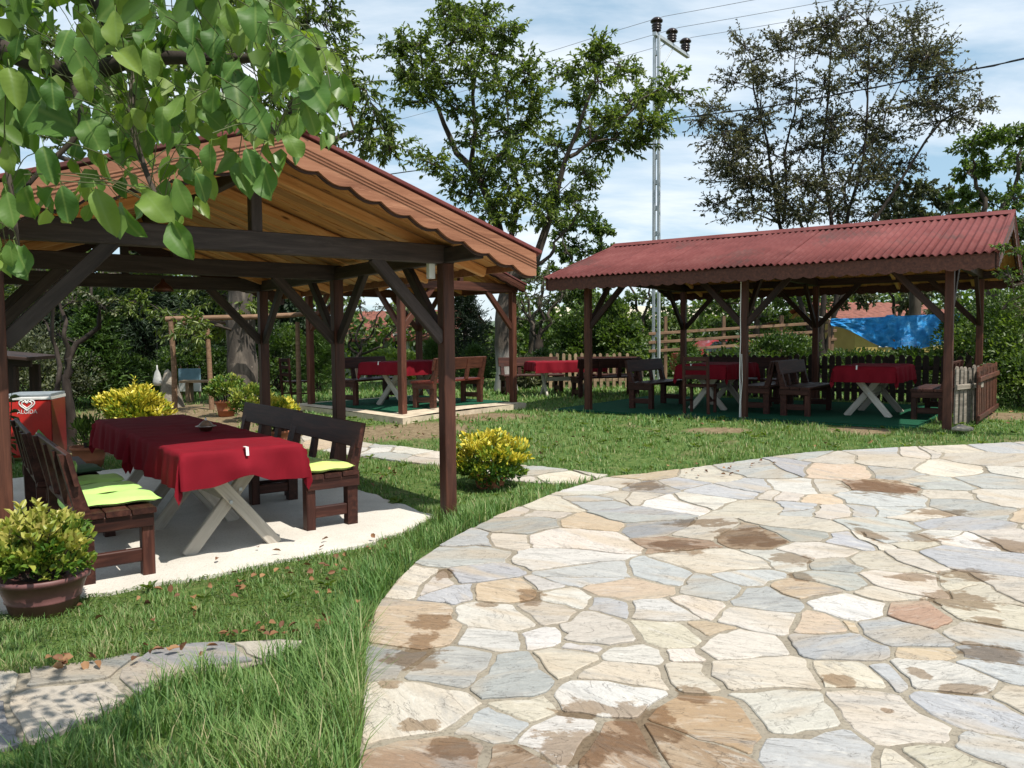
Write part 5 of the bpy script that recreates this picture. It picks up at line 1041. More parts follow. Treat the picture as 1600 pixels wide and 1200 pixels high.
pb = shrub('potted_shrub', 'yellow green bush in a terracotta pot behind the far right bench', (*G(434, 700)[:2], G(434, 700).z), (0.30, 0.3, 0.24), M['leaf_gold'], 1800, 0.07, 0.03, 50, 0.38, cat='potted plant', zmin=0.2, cr=0.26, top_tint=0.25, upward=0.6)
pot('pot', pb, 0.12, 0.16, 0.24, M['clay'])
pc = shrub('potted_shrub', 'dull green bush in a brown pot at the foot of the old trunk', gb(352, 13.6), (0.28, 0.28, 0.22), M['leaf_lime'], 1200, 0.06, 0.03, 36, 0.25, cat='potted plant', zmin=0.24, cr=0.28, upward=0.5)
pot('pot', pc, 0.13, 0.17, 0.26, M['clay'])
pd = shrub('potted_shrub', 'green and gold bush between the old trunk and the near pavilion post', gb(392, 13.0), (0.36, 0.3, 0.24), M['leaf_lime'], 1700, 0.06, 0.03, 40, 0.42, cat='potted plant', zmin=0.1, cr=0.28, upward=0.5)
pe = shrub('potted_shrub', 'sparse green plant in a terracotta planter right of the red freezer', gb(134, 9.6), (0.24, 0.22, 0.18), M['leaf_mid'], 500, 0.09, 0.02, 24, 0.5, cat='potted plant', zmin=0.22, cr=0.3, upward=1.0)
pot('pot', pe, 0.15, 0.19, 0.26, M['clay'])
tall = root('tall_plant', 'tall dry maize-like plant at the left edge before the red freezer', 'plant', gb(-10, 9.2)); P, Dv, pa = [], [], []
for i in range(7):
    a = i * 0.9; bx, by = 0.12 * math.cos(a * 2), 0.12 * math.sin(a * 2); hh = random.uniform(0.7, 1.05); pa.append((np.array([(bx, by, 0), (bx * 1.2, by * 1.2, hh / 2), (bx * 1.5, by * 1.5, hh)]), [0.011, 0.009, 0.004]))
    for k in range(9): P.append((bx * 1.2, by * 1.2, hh * (0.2 + 0.09 * k))); t = random.uniform(0, 6.28); Dv.append((math.cos(t), math.sin(t), random.uniform(-0.5, 0.6)))
tag(tube('stems', pa, M['bark'], tall, 5), kind='stuff'); leaves('foliage', P, np.array(Dv), np.tile([0, 0, 1.0], (len(P), 1)), 0.16, 0.03, M['leaf_olive'], tall, rng.uniform(0.4, 1, len(P)), curl=0.4)

# ------------------------------------------------------------------ fences
def picket_fence(label, p0, p1, n, h, w, mat, z0=None, rails=(0.25, 0.75), point=True, cat='fence', lean=0.0, side=1):
    p0, p1 = Vector((*p0, 0)), Vector((*p1, 0)); d = (p1 - p0); L = d.length; rz = math.atan2(d.y, d.x); b = (p0.x, p0.y, float(hgt(p0.x, p0.y)) if z0 is None else z0)
    rt = root('picket_fence', label, cat, b, rz, 'low picket fences'); pr = [(-w / 2, 0), (w / 2, 0), (w / 2, h - w * 0.5), (w * 0.32, h - w * 0.16), (0, h), (-w * 0.32, h - w * 0.16), (-w / 2, h - w * 0.5)] if point else [(-w / 2, 0), (w / 2, 0), (w / 2, h), (-w / 2, h - 0.01)]
    m = len(pr); me = bpy.data.meshes.new('picket'); me.from_pydata([(x, -0.011, z) for x, z in pr] + [(x, 0.011, z) for x, z in pr], [], [tuple(range(m)), tuple(range(2 * m - 1, m - 1, -1))] + [(i, i + m, (i + 1) % m + m, (i + 1) % m) for i in range(m)]); me.materials.append(mat); me.update()
    for i in range(n):
        x = (i + 0.5) * L / n; o = link('picket', me, rt); wx = p0 + d * (x / L); o.location = (x, random.uniform(-0.003, 0.003), float(hgt(wx.x, wx.y)) - b[2] + 0.02 + random.uniform(-0.02, 0.02)); o.rotation_euler = (lean, random.gauss(0, 0.015), 0)
    for r in rails: bar('rail', (0, side * 0.028, h * r), (L, side * 0.028, h * r), 0.03, 0.07, mat, rt)
    return rt
picket_fence('tan picket fence behind the lawn table', (0.85, 19.3), (2.9, 19.7), 13, 0.85, 0.075, M['tan_wood'])
picket_fence('dark picket fence along the back of the right pavilion', w3(-4.25, 0.3), w3(-4.25, 5.4), 38, 0.86, 0.10, M['dark_picket'])
picket_fence('weathered grey picket panel joining the right front post of the right pavilion', gb(1492, 10.75)[:2], gb(1533, 11.3)[:2], 6, 0.78, 0.085, M['grey_wood'], rails=(0.68,), side=-1)
picket_fence('leaning reddish plank panel outside the right pavilion end', gb(1528, 10.9)[:2], gb(1558, 12.9)[:2], 12, 0.78, 0.13, M['post_wood'], rails=(0.12, 0.8), lean=0.0, side=-1)
rf = root('rail_fence', 'dark wooden post and rail fence beyond the small bright conifer', 'fence', gb(1030, 23), 0.05)
for z in (0.95, 1.2, 1.45): bar('rail', (-0.3, 0, z - 0.1), (5.2, 0, z + 0.2), 0.05, 0.08, M['log'], rf)
for x in (0.2, 1.9, 3.6, 5.1): bar('post', (x, 0.06, 0), (x, 0.06, 1.85), 0.09, 0.09, M['log'], rf, up=(0, 1, 0))

# ------------------------------------------------------------------ power pole and wires
pp = Vector((4.15, 23.0, float(hgt(4.15, 23)))); pz = pp.z; pole = root('power_pole', 'tall galvanised lattice power pole with three dark insulators', 'utility pole', tuple(pp), math.atan2(1.7, 1.24)); HT = 9.95 - pz
for y in (-0.085, 0.085): bar('channel', (0, y, -0.2), (0, y * 0.75, HT), 0.075, 0.075, M['galv'], pole, up=(1, 0, 0))
for z in np.arange(0.6, HT, 0.72): bar('batten_plate', (0.02, -0.09, z), (0.02, 0.09, z), 0.10, 0.13, M['galv'], pole)
bar('crossarm', (-0.15, 0, HT + 0.05), (2.15, 0, HT + 0.05), 0.11, 0.10, M['galv'], pole)
bar('strut', (0.06, 0, HT - 1.0), (1.1, 0, HT), 0.04, 0.04, M['galv'], pole); bar('strut', (0.06, 0.03, HT - 0.4), (0.6, 0.03, HT), 0.03, 0.03, M['galv'], pole)
IN = [(0.0, HT + 0.1), (1.0, HT + 0.1), (1.95, HT + 0.1)]
for x, z in IN: lathe('insulator', [(0.05, z), (0.06, z + 0.04), (0.13, z + 0.06), (0.13, z + 0.08), (0.10, z + 0.10), (0.14, z + 0.13), (0.14, z + 0.15), (0.10, z + 0.17), (0.145, z + 0.20), (0.145, z + 0.22), (0.10, z + 0.25), (0.15, z + 0.29), (0.18, z + 0.32), (0.17, z + 0.36), (0.10, z + 0.42), (0.05, z + 0.44)], 14, M['insul'], pole, loc=(x, 0, 0))
wa = math.atan2(1.7, 1.24); ux, uy = math.cos(wa), math.sin(wa); GW = 'overhead wires'
for (x, z), lab in zip(IN, ('thin overhead wire on the nearest insulator', 'thin overhead wire on the middle insulator', 'thin overhead wire on the farthest insulator')):
    c = np.array([pp.x + ux * x, pp.y + uy * x, pz + z + 0.43]); wd = np.array([uy, -ux, 0.0]); pts = []
    for s in np.linspace(-45, 18, 40): sag = 0.0011 * (s * (s + 45)) if s < 0 else 0.002 * s * (s - 40); pts.append(c + wd * s + np.array([0, 0, sag]))
    w_ = root('overhead_wire', lab, 'wire', tuple(c), 0, GW); tube('strand', [(np.array(pts) - c, [0.007] * 40)], M['wire'], w_, 5)
cpts = [D(1800, 40, 14.6), D(1600, 92, 17), D(1410, 128, 19.2), D(1210, 165, 21.5), D(1040, 188, 23.2), D(1000, 205, 24.4), D(880, 236, 27), D(640, 268, 33), D(420, 300, 40)]
cc = root('overhead_cable', 'thick twisted black overhead cable crossing the dark tree', 'cable', tuple(cpts[4])); o4 = np.array(tuple(cpts[4])); CP = smooth_path(cpts, 64) - o4
tube('strand', [(CP, [0.016] * len(CP))], M['cable'], cc, 5); tw = np.arange(len(CP)) * 1.7
tube('strand', [(CP + np.stack([0 * tw, 0.02 * np.cos(tw), 0.022 * np.sin(tw)], 1), [0.013] * len(CP))], M['cable'], cc, 5)

# ------------------------------------------------------------------ far buildings and vehicles
M['wall_white'] = plain('whitewashed_wall', (0.52, 0.53, 0.52), 0.9, var=0.15, scale=1.5); M['wall_yellow'] = plain('yellow_ochre_wall', (0.34, 0.26, 0.08), 0.9, var=0.2, scale=1.5)
M['tile'] = plain('clay_roof_tile', (0.19, 0.07, 0.05), 0.9, var=0.4, scale=6); M['glass'] = plain('dark_window_glass', (0.03, 0.04, 0.05), 0.08, var=0.1, bs=0); M['pale_wall'] = plain('cream_wall', (0.5, 0.44, 0.34), 0.9, var=0.15, scale=1.5)
def house(label, loc, rz, L, Wd, hw, hr, wm, rm, wins=(), oh=0.35, slat=16):
    rt = root('house', label, 'house', loc, rz); V = [(-L / 2, -Wd / 2, 0), (L / 2, -Wd / 2, 0), (L / 2, Wd / 2, 0), (-L / 2, Wd / 2, 0), (-L / 2, -Wd / 2, hw), (L / 2, -Wd / 2, hw), (L / 2, Wd / 2, hw), (-L / 2, Wd / 2, hw), (-L / 2, 0, hw + hr), (L / 2, 0, hw + hr)]
    pymesh('wall', V, [(0, 1, 5, 4), (2, 3, 7, 6), (1, 2, 6, 9, 5), (3, 0, 4, 8, 7)], wm, rt); sl = hr / (Wd / 2)
    for s in (-1, 1):
        V, Fc = [], []; n = slat * 6; ye = s * (Wd / 2 + oh); ze = hw - sl * oh
        for i in range(n + 1):
            x = -L / 2 - oh + (L + 2 * oh) * i / n; b = 0.03 * abs(math.sin(math.pi * i / 6)); V += [(x, 0, hw + hr + 0.05 + b), (x, ye, ze + 0.05 + b), (x, ye, ze - 0.03)]
        for i in range(n): a = i * 3; Fc += [(a, a + 3, a + 4, a + 1), (a + 1, a + 4, a + 5, a + 2)]
        pymesh('roof', V, Fc, rm, rt)
    for x, z, ww, wh in wins:
        f = bar('window', (x - ww / 2, -Wd / 2 - 0.02, z), (x + ww / 2, -Wd / 2 - 0.02, z), 0.06, wh, M['white'], rt); g = bar('pane', (x - ww / 2 + 0.07, -Wd / 2 - 0.055, z), (x + ww / 2 - 0.07, -Wd / 2 - 0.055, z), 0.02, wh - 0.14, M['glass'], f); g.matrix_basis = f.matrix_basis.inverted() @ g.matrix_basis
    return rt
hz = float(hgt(-5.3, 36)); house('white house with red tiled roof seen between the middle posts', (-5.0, 37, hz), -0.35, 6.5, 5.0, 1.65 - hz, 1.15, M['wall_white'], M['tile'], [(-1.2, 1.4 - hz, 0.7, 0.8), (1.2, 1.4 - hz, 0.7, 0.8)])
hz = float(hgt(13, 31)); house('yellow ochre house with red roof above the blue tarpaulin', (14.0, 31.5, hz), 0.35, 5.5, 4.5, 1.95 - hz, 0.8, M['wall_yellow'], M['tile'], [(-1.3, 1.4 - hz, 0.8, 0.6), (0.6, 1.4 - hz, 0.8, 0.6)])
house('cream house with low roof far behind the right pavilion', (7.2, 47, -1.4), 0.1, 9, 6, 4.0, 0.7, M['pale_wall'], M['pale_wall'], [(-2, 2.6, 1, 1.1), (0.5, 2.6, 1, 1.1), (3, 2.6, 1, 1.1)])
def car_mat(): m, n, l, p = newmat('red_car_paint'); p.inputs['Base Color'].default_value = (0.30, 0.02, 0.03, 1); p.inputs['Roughness'].default_value = 0.3; p.inputs['Coat Weight'].default_value = 0.6; return m
cx_, cy_ = (1120 - CX) / F * 30, 30.0; car = root('parked_car', 'red parked car glimpsed beyond the rail fence', 'car', (cx_ + 0.5, cy_, -0.30 + 0.3), 0.1)
prof = [(-2.0, 0.25), (2.0, 0.25), (2.05, 0.6), (1.9, 0.82), (1.1, 0.92), (0.55, 1.4), (-0.9, 1.42), (-1.55, 0.98), (-2.0, 0.9), (-2.05, 0.5)]
def prism_y(nm, pr, w, mat, par, y0=0.0, inset=None):
    n = len(pr); V = [(x, y0 - w / 2 + ((0.16 if z > 1.0 else 0) if inset else 0), z) for x, z in pr] + [(x, y0 + w / 2 - ((0.16 if z > 1.0 else 0) if inset else 0), z) for x, z in pr]
    return pymesh(nm, V, [tuple(range(n)), tuple(range(2 * n - 1, n - 1, -1))] + [(i, i + n, (i + 1) % n + n, (i + 1) % n) for i in range(n)], mat, par)
prism_y('body', prof, 1.7, car_mat(), car, 0, True)
for nm, pr in (('windscreen', [(1.06, 0.955), (0.60, 1.36), (0.57, 1.37), (1.0, 0.955)]),): prism_y(nm, [(x + 0.03, z) for x, z in pr], 1.35, M['glass'], car)
for s in (-1, 1): V = [(-1.35, s * 0.862, 0.98), (0.85, s * 0.862, 0.98), (0.5, s * 0.712, 1.34), (-0.85, s * 0.712, 1.36)]; pymesh('side_window', V, [(0, 1, 2, 3)] if s < 0 else [(3, 2, 1, 0)], M['glass'], car)
for x in (-1.25, 1.3):
    for y in (-0.76, 0.76):
        wv, wf = tube_arrays([(np.array([(x, y - 0.1, 0.31), (x, y, 0.31), (x, y + 0.1, 0.31)]), [0.31] * 3)], 16); npmesh('wheel', wv, wf, M['black'], car)
for y in (-0.6, 0.6): bar('headlight', (2.0, y - 0.14, 0.68), (2.0, y + 0.14, 0.68), 0.06, 0.12, M['white'], car)
# blue tarpaulin slung between stakes
def tarp_mat():
    m, n, l, p = newmat('blue_tarpaulin'); v = coords(n, l); f = noise(n, l, v, 6, 7, 0.7, 0.6)
    l.new(ramp(n, l, f, [(0.01, 0.18, 0.55), (0.02, 0.34, 0.80), (0.18, 0.55, 0.88)], [0.3, 0.5, 0.72]), p.inputs['Base Color']); p.inputs['Roughness'].default_value = 0.35; bump(n, l, p, noise(n, l, coords(n, l, (2, 2, 7)), 5, 8, 0.75, 2.5), 1.0, 0.05); return m
tb = Vector(gb(1395, 19.6)); tp = root('tarpaulin', 'creased bright blue tarpaulin stretched between stakes behind the right pavilion', 'tarpaulin', tuple(tb), -0.08)
nx, nz = 60, 16; V, Fc = [], []; TXL = (1300 - 1395) / F * 19.6; TXR = (1497 - 1395) / F * 19.6; ztop = lambda u: 1.86 - 0.04 * math.cos(u * 3.2) + (0.04 if 0.42 < u < 0.5 else 0) - tb.z + 0.12
for i in range(nx + 1):
    u = i / nx
    for k in range(nz + 1):
        t = k / nz; dp = (0.18 + 0.62 * sstep(u / 0.5)) if u < 0.55 else 0.80 - 0.06 * math.sin(u * 9); x = TXL + (TXR - TXL) * u
        yy = 0.05 * math.sin(u * 21 + t * 5) * t * (1 - 0.5 * t) + 0.03 * math.sin(u * 40 - t * 9 + 1.5 * math.sin(u * 17)) * t + 0.010 * math.sin(t * 34 + u * 7 + 3 * math.sin(u * 11)) + 0.012 * math.sin(u * 73 + t * 21); V.append((x, yy - (0.12 if u > 0.52 else 0) * t, ztop(u) - dp * t))
for i in range(nx):
    for k in range(nz): a = i * (nz + 1) + k; Fc.append((a, a + 1, a + nz + 2, a + nz + 1))
pymesh('tarp_sheet', V, Fc, tarp_mat(), tp, True)
for x in (TXL, TXR): tube('tie_rope', [(smooth_path([(x, 0.0, ztop(0) - 0.02), (x + (0.25 if x > 0 else -0.25), 0.05, ztop(0) + 0.05), (x + (0.5 if x > 0 else -0.5), 0.2, ztop(0) + 0.16)], 6), [0.008] * 7)], M['white'], tp, 5)
for x in (TXL, 0.05, TXR): bar('stake', (x, 0.08, -0.1), (x, 0.08, 1.78), 0.06, 0.06, M['log'], tp, up=(0, 1, 0))

# ------------------------------------------------------------------ left background things
fz = root('ice_cream_freezer', 'red ice cream freezer with white rim at the left edge', 'freezer', (*D(58, 700, 10.3)[:2], float(hgt(-6.1, 10.3))), math.radians(14)); fz.scale = (0.94, 1.0, 1.08)
def fz_mat(nm, c, r=0.35): m, n, l, p = newmat(nm); p.inputs['Base Color'].default_value = (*c, 1); p.inputs['Roughness'].default_value = r; l.new(ramp(n, l, noise(n, l, coords(n, l), 5, 5), [tuple(x * 0.75 for x in c), c], [0.3, 0.6]), p.inputs['Base Color']); return m
M['lid_grey'] = plain('grey_lid', (0.22, 0.25, 0.27), 0.5)
fred, fwhite, fgreen, fshaded = fz_mat('freezer_red', (0.52, 0.02, 0.015)), fz_mat('freezer_white', (0.75, 0.74, 0.72)), fz_mat('wrapper_green', (0.20, 0.42, 0.12)), fz_mat('freezer_red_shaded', (0.22, 0.02, 0.025))
bar('body', (-0.28, 0, 0.40), (0.28, 0, 0.40), 0.62, 0.68, fred, fz, ch=0.03); bar('shaded_side', (0.283, -0.29, 0.40), (0.283, 0.29, 0.40), 0.012, 0.64, fshaded, fz); bar('rim', (-0.29, 0, 0.75), (0.29, 0, 0.75), 0.64, 0.035, fwhite, fz); bar('lid', (-0.285, 0, 0.785), (0.285, 0, 0.785), 0.62, 0.03, M['lid_grey'], fz)  # darker red sheet paints the shade on the freezer's right side
for x in (-0.24, 0.24):
    for y in (-0.25, 0.25): bar('caster', (x, y, 0.0), (x, y, 0.07), 0.05, 0.05, M['black'], fz, up=(0, 1, 0))
def lettering(txt, size, loc, par, mat):
    c = bpy.data.curves.new('lettering', 'FONT'); c.body = txt; c.size = size; c.align_x = 'CENTER'; c.extrude = 0.001; c.materials.append(mat); o = bpy.data.objects.new('lettering', c); COL.objects.link(o); o.parent = par; o.location = loc; o.rotation_euler = (H90, 0, 0)
    me = bpy.data.meshes.new_from_object(o.evaluated_get(bpy.context.evaluated_depsgraph_get())); o2 = link('lettering', me, par); o2.location = loc; o2.rotation_euler = (H90, 0, 0); bpy.data.objects.remove(o); return o2
lettering('ALGIDA', 0.068, (0.0, -0.3125, 0.575), fz, fwhite)
def heart(s, n=28):
    return [(s * 16 * math.sin(t) ** 3 / 17, s * (13 * math.cos(t) - 5 * math.cos(2 * t) - 2 * math.cos(3 * t) - math.cos(4 * t)) / 17) for t in np.linspace(0, 2 * math.pi, n)]
pl = []
for k, s in ((1, 0.095), (1, 0.062)):
    h_ = heart(s); pl.append((np.array([(x * 1.05, -0.3115, z * 0.8 + 0.68) for x, z in h_]), [0.009] * len(h_)))
tube('heart_emblem', pl[:1], fwhite, fz, 6); tube('heart_emblem', pl[1:], fwhite, fz, 6)
cone = bpy.data.objects.new('printed_cone', None); COL.objects.link(cone); cone.parent = fz; cone.location = (0.03, -0.316, 0.20); cone.rotation_euler = (0, math.radians(48), 0)
lathe('wrapper', [(0.01, -0.14), (0.075, 0.20)], 16, fgreen, cone, sy=0.06)
for k in range(5):
    z = -0.06 + k * 0.05; r = 0.01 + (z + 0.14) / 0.34 * 0.065; lathe('stripe', [(r + 0.002, z), (r + 0.005, z + 0.018)], 16, fwhite, cone, sy=0.075)
hut = root('dark_hut', 'dark timber hut corner with post at the far left edge', 'hut', gb(-12, 11.5), 0.3)
bar('post', (0.25, 0, 0), (0.25, 0, 1.15), 0.14, 0.14, M['dark_wood'], hut, up=(0, 1, 0)); bar('post', (-1.2, 0, 0), (-1.2, 0, 1.15), 0.14, 0.14, M['dark_wood'], hut, up=(0, 1, 0)); bar('post', (0.25, 1.2, 0), (0.25, 1.2, 1.15), 0.14, 0.14, M['dark_wood'], hut, up=(0, 1, 0))
bar('beam', (-1.4, 0, 1.2), (0.5, 0, 1.2), 0.1, 0.12, M['dark_wood'], hut); bar('roof', (-1.5, 0.5, 1.48), (0.55, 0.5, 1.26), 1.9, 0.05, M['dark_wood'], hut)
pg = root('log_pergola', 'pergola of thin peeled logs before the old thick trunk', 'pergola', gb(270, 14.5)); lg = lambda nm, pts, r: tube(nm, [(smooth_path(pts, 10), np.linspace(r, r * 0.85, len(smooth_path(pts, 10))))], M['log'], pg, 8)
xk = lambda px, y=14.5: (px - 270) / F * y
lg('post', [(xk(271), 0, -0.05), (xk(272), 0, 0.8), (xk(269), 0, 1.62)], 0.055); lg('post', [(xk(326), 0.1, -0.05), (xk(324), 0.1, 0.9), (xk(322), 0.1, 1.6)], 0.05); lg('post', [(xk(455), 0.5, -0.05), (xk(455), 0.5, 1.6)], 0.05)
lg('crossbar', [(xk(261), 0.02, 1.66), (xk(330), 0.1, 1.68), (xk(410), 0.2, 1.70), (xk(520), 0.6, 1.78)], 0.05); lg('crossbar', [(xk(268), 0, 1.60), (xk(300), 1.2, 1.62), (xk(322), 2.4, 1.62)], 0.045)
bag = root('hanging_bag', 'crumpled white bag hanging from a branch left of the log pergola', 'bag', D(246, 592, 14.0)); lathe('bag', [(0.0, -0.12), (0.06, -0.115), (0.085, -0.05), (0.07, 0.02), (0.05, 0.1), (0.015, 0.17), (0.012, 0.24)], 12, plain('grey_white_bag', (0.42, 0.42, 0.40), 0.6), bag, sy=0.6); tube('string', [([(0, 0, 0.22), (0.01, 0, 0.5), (0.02, 0, 0.9)], [0.004] * 3)], M['cable'], bag, 4)
def rock(label, loc, s, sd, grp='rocks'):
    bm = bmesh.new(); bmesh.ops.create_icosphere(bm, subdivisions=3, radius=1); rr = random.Random(sd); a, b, c = [rr.uniform(0, 6) for _ in range(3)]
    for v in bm.verts: k = 1 + 0.16 * math.sin(v.co.x * 3 + a) * math.sin(v.co.y * 4 + b) + 0.12 * math.sin(v.co.z * 5 + c) + rr.uniform(-0.03, 0.03); v.co = Vector((v.co.x * s[0], v.co.y * s[1], max(-0.2, v.co.z) * s[2])) * k
    me = bpy.data.meshes.new('rock'); bm.to_mesh(me); bm.free(); o = link('rock', me, None, M['rock']); o.location = loc; return tag(o, label, 'rock', grp)
rock('tall pale rock standing behind the left pergola post', (*gb(263, 15.2)[:2], float(hgt(-6.5, 15.2))), (0.22, 0.2, 0.62), 3); rock('low grey rock behind the far end of the near red table', (*gb(281, 12.2)[:2], float(hgt(-5, 12.2))), (0.3, 0.2, 0.12), 5)
BS = Vector((6.95, 9.6, float(hgt(6.95, 9.6))))
tree('sapling', 'leafy sapling reaching in at the right edge before the pavilion gable', BS, ([(1690, 600, 0), (1680, 520, 0)], 0.03, 0.022), [([(1680, 520, 0), (1640, 440, 0), (1590, 390, 0)], 0.018, 0.006), ([(1680, 520, 0), (1660, 420, 0), (1630, 340, 0)], 0.018, 0.006), ([(1680, 540, 0), (1630, 500, 0), (1585, 470, 0)], 0.016, 0.006)],
     [(1590, 395, 0, 24), (1575, 430, 0, 20), (1600, 440, 0.1, 26), (1585, 475, 0, 22), (1605, 490, 0.1, 26), (1600, 530, 0, 24), (1625, 400, 0, 30), (1630, 470, 0, 30), (1620, 350, 0, 24), (1630, 550, 0, 28), (1565, 385, 0, 14)], 9.6, M['leaf_mid'], M['bark'], 0.055, 0.024, 9, 10)
rock('pale rubble stone at the right front post of the right pavilion', (*w3(0.1, 5.55), g3(0, 5.5)), (0.12, 0.1, 0.07), 8)
bn = root('banner', 'pale blue and white banner leaning behind the log pergola', 'banner', gb(296, 17.5)); bar('cloth_panel', (-0.24, 0, 0.52), (0.24, 0, 0.52), 0.02, 0.26, fz_mat('banner_blue', (0.22, 0.36, 0.44)), bn); bar('cloth_panel', (-0.24, 0, 0.27), (0.24, 0, 0.27), 0.02, 0.24, fwhite, bn)
for x in (-0.2, 0.2): bar('stake', (x, 0.03, 0), (x, 0.03, 0.7), 0.03, 0.03, M['log'], bn, up=(0, 1, 0))
pk = root('plank_bench', 'low pale plank bench beside the old thick trunk', 'bench', gb(333, 16.5)); bar('seat', (-0.65, 0, 0.42), (0.65, 0, 0.42), 0.28, 0.05, M['tan_wood'], pk)
for x in (-0.5, 0.5): bar('leg', (x, 0, 0), (x, 0, 0.395), 0.08, 0.24, M['tan_wood'], pk, up=(0, 1, 0))
ch2 = copy_tree(ch); ch2['label'] = 'dark wooden chair in shade left of the middle pavilion'; put(ch2, gb(462, 15.8)[:2], 2.3, gb(462, 15.8)[2])

# ------------------------------------------------------------------ walnut bough in the foreground
def walnut_leaf(L, W, fold, curl, wav, sd):
    rr = random.Random(sd); sk = rr.uniform(0.95, 1.25); prof = [0.05 if i == 0 else 0.04 if i == 11 else math.sin(math.pi * (i / 11) ** sk) ** 0.62 for i in range(12)]; n = len(prof); V, Fc = [], []
    for i, p in enumerate(prof):
        t = i / (n - 1); y = L * t; w = W / 2 * p
        for k, s in enumerate((-1, -0.5, 0, 0.5, 1)):
            z = fold * abs(s) * w - curl * L * t * t + wav * math.sin(t * 9 + sd + (2 if s > 0 else 0)) * abs(s) ** 2; V.append((s * w * (1 + rr.uniform(-0.035, 0.035)) + 0.006 * math.sin(t * 2.6 + sd), y, z))
    for i in range(n - 1):
        for k in range(4): a = i * 5 + k; Fc.append((a, a + 1, a + 6, a + 5))
    b = len(V); V += [(-0.0012, -0.022, 0), (0.0012, -0.022, 0), (0.001, 0.002, 0), (-0.001, 0.002, 0)]; Fc.append((b, b + 1, b + 2, b + 3))
    me = bpy.data.meshes.new('leaf'); me.from_pydata(V, [], Fc); me.materials.append(M['walnut']); me.polygons.foreach_set('use_smooth', [True] * len(me.polygons)); me.update(); return me
M['leaf_walnut'] = leafmat('walnut_leaf_small', [(0.055, 0.12, 0.024), (0.09, 0.17, 0.034), (0.16, 0.23, 0.045)], 0.4, 0.34, (1.9, 1.9, 0.5))
LV = [walnut_leaf(0.10, 0.054 + 0.006 * (i % 3), (0.25, 0.55, 0.1, 0.8)[i % 4], (0.12, 0.35, 0.02, 0.25, 0.5)[i % 5], 0.005 + 0.003 * (i % 3), i) for i in range(14)]
wt = root('walnut_tree', 'walnut tree with big green leaves hanging into the top left corner', 'tree', (-2.35, 1.55, 0)); WB = np.array((-2.35, 1.55, 0))
wd = lambda px, py, y: np.array(tuple(D(px, py, y))) - WB
tube('trunk', [(smooth_path([(0, 0, -0.1), (0.05, 0, 1.0), (0.1, 0.05, 2.0), (0.15, 0.1, 3.2)], 12), np.linspace(0.13, 0.08, 13))], M['bark'], wt, 12)
BR_ = [[(0.1, 0.05, 2.0), wd(-250, 10, 1.9), wd(-40, 60, 1.95), wd(110, 115, 1.9), wd(215, 90, 1.85), wd(330, 92, 1.8), wd(430, 88, 1.75), wd(500, 75, 1.7)], [wd(110, 115, 1.9), wd(125, 200, 1.85), wd(60, 270, 1.8), wd(10, 330, 1.75)],
       [wd(215, 90, 1.85), wd(205, 180, 1.75), wd(225, 260, 1.7), wd(255, 330, 1.65)], [(0.12, 0.07, 2.5), wd(-150, -150, 2.0), wd(60, -80, 2.0), wd(160, 20, 2.0), wd(170, 100, 2.0)], [wd(60, -80, 2.0), wd(240, -90, 1.9), wd(380, -40, 1.85), wd(440, 20, 1.8)],
       [wd(330, 92, 1.8), wd(390, 150, 1.75), wd(430, 210, 1.7)], [wd(-40, 60, 1.95), wd(-30, 180, 1.8), wd(10, 260, 1.7), wd(30, 400, 1.7)]]
for i, b in enumerate(BR_): P = smooth_path(b, 14); tube('bough' if i in (0, 3) else 'branch', [(P, np.linspace((0.035, 0.008, 0.009, 0.04, 0.012, 0.007, 0.009)[i], 0.004, len(P)))], M['bark'], wt, 7)
BP = np.concatenate([smooth_path(b, 24)[8 if i in (0, 3) else 0:] for i, b in enumerate(BR_)])
REG = [(-60, -60), (440, -60), (470, 40), (545, 130), (520, 190), (500, 235), (470, 215), (425, 255), (415, 300), (345, 275), (300, 330), (285, 385), (245, 360), (225, 330), (175, 350), (105, 355), (60, 330), (20, 345), (45, 420), (-60, 440)]
# leaves read off the photograph: (x, y of the stalk end, x, y of the tip)
SHOW = [(180, 18, 180, 72), (133, 105, 135, 158), (130, 178, 160, 243), (68, 228, 82, 292), (258, 165, 240, 218), (335, 135, 330, 182), (245, 12, 280, 40), (305, 25, 300, 75), (338, 40, 328, 90), (420, 40, 468, 55), (430, 75, 440, 140), (455, 78, 512, 125), (475, 118, 518, 180), (478, 165, 500, 218),
        (395, 160, 420, 215), (330, 225, 325, 272), (445, 205, 472, 252), (385, 232, 400, 280), (305, 270, 330, 318), (410, 255, 425, 315), (275, 280, 290, 335), (270, 345, 305, 412), (225, 300, 260, 340), (150, 295, 170, 360), (95, 290, 108, 355), (40, 290, 50, 350), (10, 300, 25, 362), (85, 295, 60, 330), (30, 55, 20, 98), (65, 55, 45, 95),
        (80, 120, 85, 178), (15, 105, 25, 170), (210, 60, 205, 105), (250, 35, 215, 75), (300, 65, 315, 110), (355, 5, 372, 60), (400, 5, 395, 60), (425, 0, 440, 35), (110, 45, 85, 88), (195, 160, 190, 205), (285, 150, 262, 195), (60, 160, 30, 200), (10, 220, 20, 278), (290, 210, 250, 235), (375, 90, 345, 130), (185, 80, 212, 108), (228, 75, 240, 118), (25, 385, 45, 438), (15, 375, 20, 418)]
nleaf = 0; PET, litter = [], []
